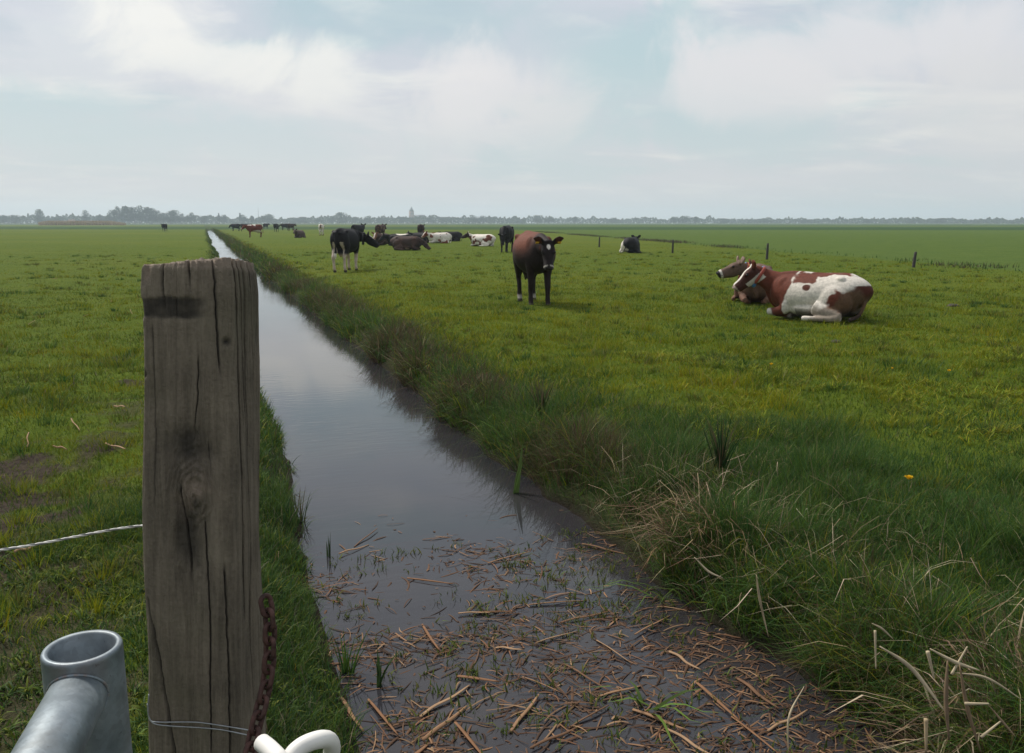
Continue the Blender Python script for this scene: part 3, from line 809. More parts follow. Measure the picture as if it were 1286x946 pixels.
for u0, z1 in ((-.062, .62), (-.040, .33), (-.02, .8), (.012, .25), (.04, .5)):
    groove(rightf, ru, [(0, u0), (z1*.5, u0+.012), (z1, u0+.02)], .0018, .010)
# knot and hollow under it
for (kz, ku, rz, rw, dp, sg) in ((.30, .004, .030, .040, .008, .75), (.385, .012, .035, .022, -.006, 0), (.45, .0, .075, .028, .010, .7), (.31, .035, .015, .02, .003, .5)):
    q = ((dz-kz)/rz)**2+((fu-ku)/rw)**2+1.2*(fbm(fu*60, dz*40, seed=105)-.5)
    g = np.exp(-np.maximum(q, 0))*front
    dis = dis-dp*g; stain_crack = np.maximum(stain_crack, np.clip(sg*g, 0, 1))
swirl = np.exp(-(((dz-.37)/.06)**2+((fu-.01)/.04)**2))*front
pale = np.maximum(pale, .75*np.exp(-(((dz-.385)/.035)**2+((fu-.015)/.030)**2))*front*sstep(.40, .62, fbm(fu*55, dz*40, seed=120)))
dis += swirl*.0022*np.sin((np.hypot((dz-.39)*.5, fu-.012))*800+16*fbm(fu*35, dz*25, seed=107))
# old hinge recess: a dark band let into the front near the top
band = sstep(.0555, .062, dz+.010*(fbm(fu*30, dz*0, seed=108)-.5))*sstep(.094, .087, dz+.010*(fbm(fu*30, dz*0+3, seed=109)-.5))*((fu < .040) & (front | ((lx < 0) & (ly < .0))))
band2 = sstep(.046, .015, fu+.02*(fbm(fu*20, dz*60, seed=110)-.5))*band*(.75+.5*fbm(fu*50, dz*90, seed=118))
dis = dis-.0022*band2; stain_crack = np.maximum(stain_crack, np.clip(.80*band2, 0, .85))
# nail holes and chipped corner
for (kz, ku, rr) in ((.13, .068, .006), (.105, -.077, .004), (.185, -.076, .005)):
    g = np.exp(-((dz-kz)**2+(fu-ku)**2)/rr**2)*front; stain_crack = np.maximum(stain_crack, .9*g); dis = dis-.006*g
hole = np.exp(-(((dz-.125)/.020)**2+((ru-.052)/.008)**2))*rightf; stain_crack = np.maximum(stain_crack, .9*hole); dis = dis-.012*hole
chip = np.exp(-(((dz-.015)/.018)**2+((fu+.070)/.009)**2))*front; dis = dis-.008*chip; pale = np.maximum(pale, .9*chip)
RAD2 = RAD+dis
RAD2 *= 1-.035*sstep(.05, 0, dz)-.05*sstep(.012, 0, dz)      # worn top edge
PXl = RAD2*np.cos(TH); PYl = RAD2*np.sin(TH)
PV = np.stack([PXl, PYl, ZL], -1).reshape(-1, 3)
# top cap: rings shrinking inward, rough end grain
rings = 26; cap = []; capst = []
for q in range(1, rings+1):
    f_ = 1-q/rings
    x_ = PXl[-1]*f_; y_ = PYl[-1]*f_
    rg = .010*(fbm(x_*45, y_*45, seed=111)-.5)+.006*(fbm(x_*160, y_*70, seed=112)-.5)+.006*np.sin(f_*38)*.35
    cap.append(np.stack([x_, y_, plen+rg*min(1, q/2)+.010*(1-f_)*.3+.11*x_], 1))
PV[-nsd:, 2] += .004*(fbm(PXl[-1]*60, PYl[-1]*60, seed=113)-.5)*2+.11*PXl[-1]
allV = np.vstack([PV]+cap)
tot = nr+rings
i = np.arange(tot-1)[:, None]*nsd; j = np.arange(nsd)[None]
Q = np.stack([i+j, i+(j+1) % nsd, i+nsd+(j+1) % nsd, i+nsd+j], -1).reshape(-1, 4)
pme = np_mesh('gate_post', allV, Q, smooth=True)
cs = np.clip(.9*(vnoise(allV[nr*nsd:, 0]*130, allV[nr*nsd:, 1]*60, seed=115)-.45)*2, 0, .8)
set_float(pme, 'stain_crack', np.concatenate([stain_crack.ravel(), cs]))
topedge = sstep(.016, .0, dz+.012*(fbm(np.cos(TH)*9, np.sin(TH)*9, dz*30, seed=119)-.5))*.6
set_float(pme, 'pale', np.concatenate([np.maximum(pale, topedge).ravel(), np.clip(.35+.9*(vnoise(allV[nr*nsd:, 0]*90, allV[nr*nsd:, 1]*200, seed=116)-.5), 0, .8)]))
post = link('gate_post', pme, wood_mat())
zax = axis; xax = Vector((math.cos(pyaw), math.sin(pyaw), 0)); xax = (xax-zax*xax.dot(zax)).normalized(); yax = zax.cross(xax)
PM = Matrix((xax, yax, zax)).transposed().to_4x4(); PM.translation = base_pt
post.matrix_world = PM
tag(post, 'thick weathered square wooden gate post with a dark band near its top', 'post')

# ------------------------------------------------------------------ galvanised gate
def galv_mat():
    m, nt, b = new_mat('galvanised_steel')
    tc = N(nt, 'ShaderNodeTexCoord').outputs['Object']
    f = noise(nt, tc, 22, 5, .6); v = N(nt, 'ShaderNodeTexVoronoi'); v.inputs['Scale'].default_value = 210; L(nt, tc, v.inputs['Vector'])
    c = ramp(nt, f, [(.3, (.115, .14, .16)), (.5, (.17, .20, .22)), (.7, (.25, .28, .30))]).outputs[0]
    sp = N(nt, 'ShaderNodeSeparateColor'); L(nt, v.outputs['Color'], sp.inputs[0])
    c = mixc(nt, .5, c, ramp(nt, sp.outputs[0], [(.0, (.40,)*3), (1, (.60,)*3)]).outputs[0], 'OVERLAY')
    spk = noise(nt, tc, 130, 3, .7)
    c = mixc(nt, ramp(nt, spk, [(.66, (0,)*3), (.74, (.6,)*3)]).outputs[0], c, (.05, .045, .04))
    a = N(nt, 'ShaderNodeAttribute', attribute_name='rust').outputs['Fac']
    dirt = noise(nt, tc, 9, 6, .7)
    c = mixc(nt, ramp(nt, dirt, [(.52, (0,)*3), (.72, (.55,)*3)]).outputs[0], c, (.10, .095, .08))
    c = mixc(nt, a, c, (.24, .13, .08))
    L(nt, c, b.inputs['Base Color']); b.inputs['Metallic'].default_value = .55
    L(nt, ramp(nt, f, [(.3, (.42,)*3), (.7, (.6,)*3)]).outputs[0], b.inputs['Roughness'])
    bump(nt, b, f, .25, .003)
    return m
M_GALV = galv_mat()
GD = .70
gt = deep(103, 812, GD)              # rim centre of the open upright
gate = empty('steel_gate', (gt.x, gt.y, 0))
tag(gate, 'grey galvanised tubular steel gate with an open topped end tube', 'gate')
def pipe_geo(z0, z1, ro, ri, tilt=(0, 0), sides=64):
    th = np.linspace(0, 2*np.pi, sides, endpoint=False); c, s = np.cos(th), np.sin(th)
    rows = []
    def ring(r, z, tz=1): rows.append(np.stack([r*c, r*s, z+tz*(tilt[0]*r*c+tilt[1]*r*s)], 1))
    ring(ro, z0, 0)
    for z in np.linspace(z0, z1-.004, 30)[1:]: ring(ro, z)
    ring(ro-.0002, z1-.0015); ring(ro-.0012, z1); ring(ri+.0012, z1); ring(ri, z1-.0015); ring(ri, z1-.12); ring(ri*.05, z1-.125)
    V = np.vstack(rows); k = len(rows)
    i = np.arange(k-1)[:, None]*sides; j = np.arange(sides)[None]
    return V, np.stack([i+j, i+(j+1) % sides, i+sides+(j+1) % sides, i+sides+j], -1).reshape(-1, 4), np.zeros((0, 3), int)
RO = .0305
v, q, tr = pipe_geo(.12, gt.z, RO, RO-.0056)
me = np_mesh('end_tube', v, q, tr, smooth=True)
vv = np.array(v); rust = np.clip(np.exp(-((vv[:, 2]-gt.z+.012)/.010)**2)*sstep(-.6, -1, vv[:, 1]/RO)*.55*vnoise(vv[:, 0]*200, vv[:, 2]*200, seed=3)*1.5, 0, 1)
set_float(me, 'rust', rust)
link('end_tube', me, M_GALV, gate)
# rails run from the end tube back towards the viewer's left
rail_dir = Vector((-.13, -1, 0)).normalized()
def rail(name, zc, r, length):
    a = Vector((0, 0, zc))+rail_dir*(RO*.55); b_ = Vector((0, 0, zc))+rail_dir*length
    v, q, t = tube_geo([tuple(a), tuple(a*.5+b_*.5), tuple(b_)], [r, r, r], 40, 40)
    me = np_mesh(name, v, q, t, smooth=True); set_float(me, 'rust', np.zeros(len(v)))
    return link(name, me, M_GALV, gate)
rail('rail', gt.z-.0310, .0222, 2.6)
for zc in (.9, .66, .42, .2): rail('rail', zc, .014, 2.6)
# fillet weld round the joint
wp = []
for a in np.linspace(0, 2*math.pi, 40):
    side = rail_dir.cross(Vector((0, 0, 1)))
    off = side*math.cos(a)*.0224+Vector((0, 0, 1))*math.sin(a)*.0224
    s_ = off.dot(side); along = math.sqrt(max(RO**2-s_*s_, 0))
    wp.append(tuple(Vector((0, 0, gt.z-.0310))+off+rail_dir*(along+.001)))
me = np_mesh('weld', *tube_geo(wp, [.0013]*len(wp), 160, 8), smooth=True); set_float(me, 'rust', np.clip(vnoise(np.arange(len(me.vertices))*.05, np.zeros(len(me.vertices)), seed=4)*.8-.25, 0, .6))
link('weld', me, M_GALV, gate)

# ------------------------------------------------------------------ chain, wire, hook, rope
chain = empty('rusty_chain', deep(335, 760, 1.44)); chain_inv = chain.location.copy()
tag(chain, 'rusty link chain hanging down the right side of the post', 'chain')
cp = [(333,752),(338,778),(339,805),(338,832),(335,858),(329,884),(322,910),(316,936),(310,965),(303,995)]
cpts = catmull([tuple(deep(px, py, 1.40-.0004*max(0, py-850))) for px, py in cp], 400)
seglen = np.concatenate([[0], np.cumsum(np.linalg.norm(np.diff(cpts, axis=0), axis=1))])
pitch = .0235; kk = 0; s0 = 0.0
while s0+pitch < seglen[-1]:
    c = np.array([np.interp(s0+pitch*.5, seglen, cpts[:, a]) for a in range(3)]); c2 = np.array([np.interp(s0+pitch, seglen, cpts[:, a]) for a in range(3)])
    T = Vector(c2-c).normalized(); side = T.cross(Vector((0, 1, 0))).normalized(); nrm = side.cross(T)
    w_ax = side if kk % 2 == 0 else nrm
    w_ax = (w_ax*math.cos(.6)+(nrm if kk % 2 == 0 else -side)*math.sin(.6)).normalized()
    hl, hw, wr = .0165, .0095, .0042
    loop = []
    for a in np.linspace(0, 2*math.pi, 28):
        ca, sa = math.cos(a), math.sin(a)
        yy = (hl-hw)*(1 if sa > 0 else -1)+hw*sa; xx = hw*ca
        loop.append(tuple(Vector(c)+T*yy+w_ax*xx-chain_inv))
    tube_obj('link', loop, [wr]*len(loop), M_RUST, chain, 56, 8, up=tuple(T.cross(w_ax)))
    s0 += pitch; kk += 1

w0 = deep(250, 912, 1.37)
wire = empty('wire_tie', w0); tag(wire, 'thin double steel wire tied round the lower post', 'wire')
def along_face(pxs, dep):
    return [tuple(deep(px, py, dep(px))-w0) for px, py in pxs]
# depth of the post's front face at this height
ctr = base_pt+axis*((w0.z-base_pt.z)/axis.z)
def on_front(px, py, lift=.0035):
    nrm = -yax; p0 = ctr+nrm*(S/2+lift)
    d = ray(px, py); t_ = (p0-Vector((0, 0, CAMZ))).dot(nrm)/d.dot(nrm)
    return tuple(Vector((0, 0, CAMZ))+d*t_-w0)
for strand in ([(187,872),(186,890),(188,904),(200,907),(240,907),(262,909),(300,915),(316,918)], [(185,884),(187,900),(194,909),(215,912),(250,914),(280,917),(314,924)]):
    tube_obj('strand', [on_front(*p_) for p_ in strand], [.0011]*len(strand), M_WIRE, wire, 60, 6)

h0 = deep(330, 934, .62)
hook = empty('gate_hook', h0); tag(hook, 'white plastic coated curled gate hook at the bottom of the view', 'hook')
hk = [(329,933,.62),(340,942,.61),(352,955,.60),(362,972,.60),(372,970,.605),(366,952,.61),(378,938,.615),(396,930,.62),(411,929,.63),(417,938,.64),(414,956,.65),(405,985,.66)]
tube_obj('coated_rod', [tuple(deep(*p_)-h0) for p_ in hk], [.0064]*len(hk), M_PLAST, hook, 120, 16)
d_ = (deep(329, 933, .62)-deep(340, 942, .61)).normalized()
tube_obj('core', [tuple(d_*-.003), tuple(d_*.0014)], [.0030, .0030], M_PINK, hook, 4, 14)

def rope_obj():
    a = deep(-160, 713, 1.42); b_ = deep(184, 660, 1.66); c = deep(322, 664, 1.66); e_ = deep(460, 690, 1.85)
    pts = catmull([tuple(a), tuple(a*.5+b_*.5-Vector((0, 0, .004))), tuple(b_), tuple(c)], 260)
    root = empty('electric_rope', b_); tag(root, 'white twisted electric fence rope running left from the post', 'rope')
    for k in range(3):
        ph = np.linspace(0, 62*np.pi/2, len(pts))+k*2*np.pi/3
        off = np.stack([np.zeros(len(pts)), np.cos(ph), np.sin(ph)], 1)*.0013
        tube_obj('strand', [tuple(p_) for p_ in (pts+off-np.array(b_))], [.0013]*len(pts), M_PLAST if k < 2 else M_WIRE2, root, 520, 6)
M_WIRE2 = simple('grey_conductor', (.2, .2, .2), .4, .2, 50)
rope_obj()
# ------------------------------------------------------------------ cattle
def head_frame(hp, hy):
    p, y = R(hp), R(hy)
    fx = np.array([math.cos(p)*math.cos(y), math.cos(p)*math.sin(y), math.sin(p)])
    fy = np.array([-math.sin(y), math.cos(y), 0.])
    return np.stack([fx, fy, np.cross(fx, fy)], 1)       # columns
def cow_geo(lying, npitch, nyaw, hp, hy, stride=0.0, nlen=.50, bulk=1.0):
    g = []
    dz = -.585 if lying else 0
    k = 1.10 if lying else 1.0
    T = [(-.83,1.12,.05,.10),(-.79,1.11,.14,.20),(-.66,1.08,.235,.275),(-.48,1.04,.275,.325),(-.28,.985,.315,.375),(-.05,.96,.345,.395),(.18,.955,.345,.385),(.40,.97,.290,.365),(.56,.99,.235,.335),(.70,1.01,.170,.265),(.77,1.02,.09,.15)]
    if lying: T = [(-.86,.925,.09,.12),(-.80,.965,.20,.26),(-.66,1.0,.30,.325),(-.48,1.02,.335,.355),(-.28,1.005,.355,.365),(-.05,.985,.37,.365),(.18,.985,.35,.36),(.40,1.0,.30,.35),(.56,1.03,.24,.31),(.70,1.06,.175,.24),(.77,1.07,.09,.14)]
    g.append(tube_geo([(a, 0, z+dz) for a, z, w, h in T], [(w*k*bulk, h) for a, z, w, h in T], 40, 28))
    # spine, hip bones, tail head, withers
    g.append(tube_geo(([(-.80,0,1.30+dz),(-.55,0,1.355+dz),(-.1,0,1.335+dz),(.35,0,1.325+dz),(.60,0,1.30+dz)] if not lying else [(-.79,0,.60),(-.60,0,.76),(-.1,0,.755),(.35,0,.765),(.60,0,.74)]), [(.05,.03),(.07,.03),(.06,.03),(.07,.035),(.06,.04)], 16, 10))
    for s in (1, -1):
        g.append(ellipsoid_geo((-.50, s*.215, (1.265 if not lying else 1.28)+dz), (.085,.06,.055)))
        g.append(ellipsoid_geo((-.76, s*.105, (1.22 if not lying else 1.17)+dz), (.06,.045,.05)))
        g.append(ellipsoid_geo((.47, s*.17, 1.02+dz), (.17,.10,.27)))
        g.append(ellipsoid_geo((-.56, s*.16, 1.00+dz), (.24,.14,.28)))
    # neck and head
    b = np.array([.60, 0, 1.12+dz])
    np_, ny_ = R(npitch), R(nyaw)
    d = np.array([math.cos(np_)*math.cos(ny_), math.cos(np_)*math.sin(ny_), math.sin(np_)])
    H = head_frame(hp, hy)
    poll = b+d*nlen
    mid = b+np.array([math.cos(np_*.8)*math.cos(ny_*.5), math.cos(np_*.8)*math.sin(ny_*.5), math.sin(np_*.8)])*nlen*.5
    neck = [(.42,0,1.06+dz), tuple(b), tuple(mid), tuple(poll-H[:, 2]*.03), tuple(poll+H[:, 0]*.06-H[:, 2]*.03)]
    g.append(tube_geo(neck, [(.16,.29),(.145,.235),(.112,.175),(.090,.125),(.085,.10)], 24, 20))
    g.append(tube_geo([(.60,0,.80+dz),(.72,0,.86+dz),tuple(mid-np.array([0,0,.15]))], [(.06,.12),(.045,.10),(.03,.06)], 12, 12))
    hs = [(-.07,-.01,.060,.065),(-.02,-.005,.105,.105),(.05,-.022,.120,.132),(.12,-.038,.116,.142),(.20,-.046,.100,.132),(.28,-.045,.090,.114),(.35,-.042,.088,.102),(.41,-.040,.096,.097),(.455,-.042,.086,.080),(.485,-.044,.04,.035)]
    hv, hq, ht = tube_geo([(a, 0, z) for a, z, w, h in hs], [(w, h) for a, z, w, h in hs], 30, 20)
    hv[:, 0] *= .93; g.append((hv @ H.T+poll, hq, ht))
    for s in (1, -1):
        for c, r in (((.13, s*.094, .045), (.05,.032,.036)), ((.44, s*.044, .0), (.035,.028,.030))):
            v, q, t = ellipsoid_geo(c, r); g.append((v @ H.T+poll, q, t))
        # ear: flattened leaf, held out sideways and a little back
        v, q, t = tube_geo([(-.02, s*.085, .055), (-.05, s*.135, .095), (-.075, s*.205, .130), (-.09, s*.275, .140)], [(.028,.030),(.074,.026),(.078,.024),(.014,.012)], 14, 12, up=(.5, 0, 1) if False else (1, 0, .3))
        g.append((v @ H.T+poll, q, t))
    v, q, t = ellipsoid_geo((-.045, 0, .075), (.05,.07,.05)); g.append((v @ H.T+poll, q, t))
    if not lying:
        for s in (1, -1):
            f = stride*s
            g.append(tube_geo([(.48,s*.17,.92),(.48,s*.165,.74),(.47+f*.3,s*.155,.56),(.50+f*.7,s*.15,.40),(.49+f,s*.15,.34),(.49+f,s*.15,.20),(.49+f,s*.15,.125),(.515+f,s*.15,.07),(.535+f,s*.15,-.005)],
                              [(.10,.13),(.090,.115),(.066,.080),(.058,.062),(.055,.056),(.042,.046),(.050,.054),(.045,.052),(.060,.074)], 34, 14, up=(1, 0, 0)))
            h = -stride*s
            g.append(tube_geo([(-.55,s*.17,1.0),(-.50,s*.185,.80),(-.55+h*.3,s*.18,.66),(-.66+h*.6,s*.165,.53),(-.70+h,s*.16,.45),(-.67+h,s*.155,.36),(-.66+h,s*.15,.22),(-.655+h,s*.15,.13),(-.62+h,s*.15,.07),(-.595+h,s*.15,-.005)],
                              [(.13,.22),(.115,.185),(.088,.125),(.058,.075),(.050,.064),(.046,.056),(.043,.050),(.052,.056),(.047,.054),(.060,.074)], 38, 14, up=(1, 0, 0)))
        g.append(ellipsoid_geo((-.36, 0, .60), (.19,.14,.13)))
        for s in (1, -1):
            for xx in (-.30, -.42): g.append(tube_geo([(xx, s*.06, .54), (xx, s*.065, .45)], [.022,.018], 6, 8))
        g.append(tube_geo([(-.80,0,1.28),(-.875,0,1.20),(-.885,.01,1.0),(-.88,.02,.76),(-.885,.03,.56),(-.885,.03,.40)], [.040,.034,.028,.026,.045,.020], 24, 10, up=(1, 0, 0)))
    else:
        for s in (1, -1):
            g.append(tube_geo([(.46,s*.20,.40),(.40,s*.25,.20),(.52,s*.25,.12),(.74,s*.20,.09)], [(.10,.13),(.095,.11),(.075,.08),(.055,.058)], 20, 14))
            g.append(tube_geo([(.74,s*.20,.09),(.62,s*.15,.045),(.44,s*.13,.04),(.34,s*.13,.035)], [(.05,.055),(.038,.038),(.042,.04),(.05,.04)], 16, 12))
            g.append(ellipsoid_geo((-.42, s*.28, .33), (.32,.16,.29)))
            g.append(tube_geo([(-.16,s*.36,.22),(-.34,s*.40,.16),(-.58,s*.42,.10),(-.52,s*.46,.07),(-.28,s*.49,.055),(-.10,s*.49,.05),(.0,s*.48,.045)], [(.11,.15),(.10,.13),(.06,.085),(.05,.06),(.040,.045),(.046,.046),(.052,.042)], 34, 14))
        g.append(ellipsoid_geo((-.05, 0, .20), (.55,.40,.20)))
        g.append(tube_geo([(-.78,0,.58),(-.855,.03,.46),(-.865,.09,.30),(-.82,.20,.12),(-.72,.34,.05)], [.045,.036,.030,.030,.040], 24, 10, up=(1, 0, 0)))
    return join_geo(g), H, poll, (mid, b)

DG = None
def remesh(geo, voxel, smooth):
    me = np_mesh('raw', geo[0], geo[1], geo[2])
    o = bpy.data.objects.new('raw', me); COL.objects.link(o)
    m = o.modifiers.new('r', 'REMESH'); m.mode = 'VOXEL'; m.voxel_size = voxel; m.adaptivity = 0
    s = o.modifiers.new('s', 'SMOOTH'); s.iterations = smooth; s.factor = .5
    dg = bpy.context.evaluated_depsgraph_get(); dg.update()
    out = bpy.data.meshes.new_from_object(o.evaluated_get(dg))
    bpy.data.objects.remove(o); bpy.data.meshes.remove(me)
    out.polygons.foreach_set('use_smooth', np.ones(len(out.polygons), bool)); out.materials.clear()
    return out

BLACK = np.array((.014, .013, .014)); WHITE = np.array((.62, .57, .50)); REDB = np.array((.150, .050, .030)); DBR = np.array((.045, .024, .018)); PINK = np.array((.42, .25, .20)); GREYB = np.array((.115, .066, .045))
def lay(c, mask, col):
    m = np.clip(mask, 0, 1)[:, None]; return c*(1-m)+np.asarray(col)[None]*m
def blob(P, c, r, seed, wob=.5, sharp=.12):
    d = np.sqrt((((P-np.asarray(c))/np.asarray(r))**2).sum(1))+wob*(fbm(P[:, 0]*4, P[:, 1]*4, P[:, 2]*4, seed=seed)-.5)*2
    return sstep(1+sharp, 1-sharp, d)
def inhead(h):
    return (h[:, 0] > -.08) & (np.abs(h[:, 1]) < .30) & (np.abs(h[:, 2]) < .2) & (h[:, 0] < .6)

def coat_patch(base, patch, thr, seed, face=None, blaze=False, legs=None, scale=2.1, extra=()):
    def f(P, h, lying):
        c = np.repeat(np.asarray(base)[None], len(P), 0)
        if patch is not None:
            n_ = fbm(P[:, 0]*scale, P[:, 1]*scale*.8+5, P[:, 2]*scale, seed=seed, octs=3)
            c = lay(c, sstep(thr-.015, thr+.015, n_), patch)
        if legs is not None and not lying: c = lay(c, sstep(.62, .50, P[:, 2]+.15*(fbm(P[:, 0]*6, P[:, 1]*6, P[:, 2]*4, seed=seed+3)-.5)), legs)
        hd = inhead(h)
        if face is not None: c = lay(c, hd*1.0, face)
        if blaze: c = lay(c, hd*sstep(.05, .03, np.abs(h[:, 1])+.02*(fbm(h[:, 0]*20, h[:, 1]*20, seed=seed)-.5))*(h[:, 2] > -.02)*sstep(.36, .30, h[:, 0]), WHITE)
        for (cc, rr, col) in extra: c = lay(c, blob(P, cc, rr, seed+9), col)
        return c
    return f
def finish(c, P, h, lying, muzzle):
    hd = inhead(h)
    c = lay(c, hd*sstep(.405, .420, h[:, 0]), muzzle)
    c = lay(c, hd*sstep(.018, .010, np.hypot(h[:, 0]-.440, np.abs(h[:, 1])-.042)), (.006, .005, .005))
    c = lay(c, hd*sstep(.008, .002, np.abs(h[:, 2]+.062-.02*(h[:, 0] > .45)))*(h[:, 0] > .36), np.array((.02, .014, .012)))
    c = lay(c, hd*sstep(.032, .018, np.hypot(h[:, 0]-.135, h[:, 2]-.045))*(np.abs(h[:, 1]) > .085), np.array((.012, .009, .008)))
    if not lying: c = lay(c, sstep(.065, .055, P[:, 2]), (.045, .038, .03))
    nz = fbm(P[:, 0]*30, P[:, 1]*30, P[:, 2]*18, seed=77)
    return c*(.8+.4*nz)[:, None]

def cow(label, px, py, a, lying, neck, head, coat, voxel=.03, muzzle=(.05,.04,.04), scale=1.0, stride=0., group=None, hero=False, collar=None, tags=0, nlen=.50, bulk=1.0, name='cow'):
    geo, H, poll, (mid, nb) = cow_geo(lying, neck[0], neck[1], head[0], head[1], stride, nlen, bulk)
    me = remesh(geo, voxel, 6 if hero else 3)
    n = len(me.vertices); P = np.empty(n*3, np.float32); me.vertices.foreach_get('co', P); P = P.reshape(-1, 3).astype(float)
    h = (P-poll) @ H
    set_color(me, 'coat', finish(coat(P, h, lying), P, h, lying, np.asarray(muzzle)))
    g = at(px, py); z = float(gh(np.array(g.x), np.array(g.y)))
    o = link(name, me, M_COAT); o.location = (g.x, g.y, z-(.0 if lying else .0)); o.rotation_euler = (0, 0, R(a-YAW)); o.scale = (scale,)*3
    tag(o, label, 'cow', group)
    if hero:
        for s in (1, -1):
            link('eye', np_mesh('eye', *ellipsoid_geo(H @ np.array((.138, s*.112, .045))+poll, (.020, .020, .018)), smooth=True), M_EYE, o)
    for s in ((1, -1) if tags == 2 else (1,) if tags == 1 else (-1,) if tags == -1 else ()):
        v, q, t = box_geo((0, 0, 0), (.008, .062, .068)); v = v+np.array((-.03, s*.195, .075)); v = v @ H.T+poll
        link('ear_tag', np_mesh('ear_tag', v, q, t), M_TAG, o)
    if collar:
        c0 = mid*.45+poll*.55; axis_ = (poll-mid)/np.linalg.norm(poll-mid)
        s_ = np.cross(axis_, (0, 0, 1)); s_ /= np.linalg.norm(s_); u_ = np.cross(s_, axis_)
        th = np.linspace(0, 2*np.pi, 33)
        ring = [tuple(c0+s_*math.cos(q)*.115+u_*(math.sin(q)*.165-.01)) for q in th]
        cr = tube_obj('collar', ring, [(.010, .026)]*33, collar[0], o, 66, 8, up=tuple(axis_))
        v, q, t = ellipsoid_geo(c0-u_*.20, (.05, .045, .055)); link('transponder', np_mesh('transponder', v, q, t, smooth=True), collar[1], cr)
        v, q, t = ellipsoid_geo(c0+u_*.13+s_*.06, (.045, .03, .04)); link('buckle', np_mesh('buckle', v, q, t, smooth=True), collar[2], cr)
    return o

def coat1(P, h, lying):
    c = np.repeat(np.array((.020, .013, .012))[None], len(P), 0)
    n_ = fbm(P[:, 0]*3, P[:, 1]*3, P[:, 2]*3, seed=201)
    c = lay(c, sstep(.82, 1.18, P[:, 2]+.25*(n_-.5))*sstep(.72, .42, P[:, 0]+.25*(n_-.5))*.95, (.125, .040, .022))
    c = lay(c, sstep(-.45, -.7, P[:, 0])*.7, (.02, .012, .011))
    hd = inhead(h)
    c = lay(c, hd*(h[:, 0] < .5)*1.0, (.017, .012, .012))
    c = lay(c, hd*(np.abs(h[:, 1]) > .125)*.9, (.07, .022, .014))
    c = lay(c, hd*sstep(1.1, .8, np.hypot((h[:, 0]-.065)/.055, h[:, 1]/(.038-.25*np.maximum(h[:, 0]-.05, 0))))*(h[:, 2] > 0), WHITE*1.1)
    c = lay(c, hd*sstep(.375, .388, h[:, 0])*sstep(.415, .405, h[:, 0])*(np.abs(h[:, 1]) > .02), WHITE*.6)
    c = lay(c, sstep(.16, .11, P[:, 2])*(P[:, 0] < 0), WHITE*.45)
    return c
cow('dark brown cow with a white forehead star and yellow ear tags, standing facing the camera', 670, 381, 281, False, (0, 2), (-62, -8), coat1, .016, (.030, .025, .025), hero=True, tags=2, stride=.05, bulk=1.12)

def coat2(P, h, lying):
    c = np.repeat(WHITE[None], len(P), 0)
    n_ = fbm(P[:, 0]*3, P[:, 1]*3, P[:, 2]*3, seed=211)
    RB = np.array((.120, .034, .020))
    c = lay(c, sstep(.36, .39, P[:, 0]+.22*(n_-.5)+.25*(P[:, 2]-.4)), RB)                 # shoulder, neck and head
    c = lay(c, blob(P, (.13, .20, .70), (.30, .24, .11), 212, 1.3), RB)                       # saddle spot
    c = lay(c, blob(P, (.02, .36, .56), (.08, .10, .06), 213, 1.4), RB*.7)
    c = lay(c, blob(P, (-.30, .02, .76), (.34, .14, .07), 214, 1.2), RB)
    c = lay(c, blob(P, (-.74, .24, .40), (.42, .42, .20), 215, 1.1), RB)                     # rump patch
    c = lay(c, sstep(-.70, -.78, P[:, 0]+.1*(n_-.5))*(P[:, 2] < .6), RB*.6)
    dirt = sstep(.48, .64, fbm(P[:, 0]*2.5, P[:, 1]*2.5, P[:, 2]*2.5, seed=216)+.6*(.42-P[:, 2]))
    c = c*(1-.72*dirt[:, None])+np.array((.13, .085, .05))*.72*dirt[:, None]
    c = c*np.clip(.90+.25*(n_-.5), 0, 1)[:, None]
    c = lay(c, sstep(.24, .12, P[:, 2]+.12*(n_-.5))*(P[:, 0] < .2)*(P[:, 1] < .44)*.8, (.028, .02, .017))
    c = lay(c, blob(P, (.74, .2, .08), (.16, .12, .08), 217), WHITE)
    hd = inhead(h)
    c = lay(c, hd*1.0, np.array((.055, .020, .014)))
    c = lay(c, hd*(np.abs(h[:, 1]) > .12), RB*1.1)
    c = lay(c, hd*sstep(.046, .03, np.abs(h[:, 1]-.01)+.015*(fbm(h[:, 0]*25, h[:, 1]*25, seed=218)-.5))*(h[:, 2] > .0), WHITE)
    c = lay(c, hd*(h[:, 2] < -.075)*(h[:, 0] < .25), WHITE*.8)
    return c
cow('white and red brown cow lying nearest the camera, its dark red face turned left', 1022, 402, 138, True, (26, 20), (-42, 36), coat2, .014, (.40, .30, .25), hero=True, tags=-1, collar=(M_RED, M_BLUE, M_BLUE), nlen=.55, scale=.93)

def coat3(P, h, lying):
    c = np.repeat(GREYB[None], len(P), 0)
    n_ = fbm(P[:, 0]*3, P[:, 1]*3, P[:, 2]*3, seed=221)
    c = lay(c, sstep(.45, .65, n_)*.5, (.12, .06, .045))
    c = lay(c, sstep(.22, .1, P[:, 2])*.6, (.16, .08, .05))
    hd = inhead(h)
    c = lay(c, hd*1.0, np.array((.115, .074, .054)))
    c = lay(c, hd*sstep(.36, .38, h[:, 0])*sstep(.45, .44, h[:, 0]), WHITE*.85)
    c = lay(c, hd*(np.abs(h[:, 1]) > .135)*.8, np.array((.30, .21, .17)))
    return c
cow('grey brown cow lying behind the white and red one, raised head in profile, pale muzzle', 950, 381, 252, True, (26, -40), (-18, -70), coat3, .016, (.03, .027, .03), hero=True, collar=(M_RED, M_RED, M_BLUE), nlen=.60, scale=.9)

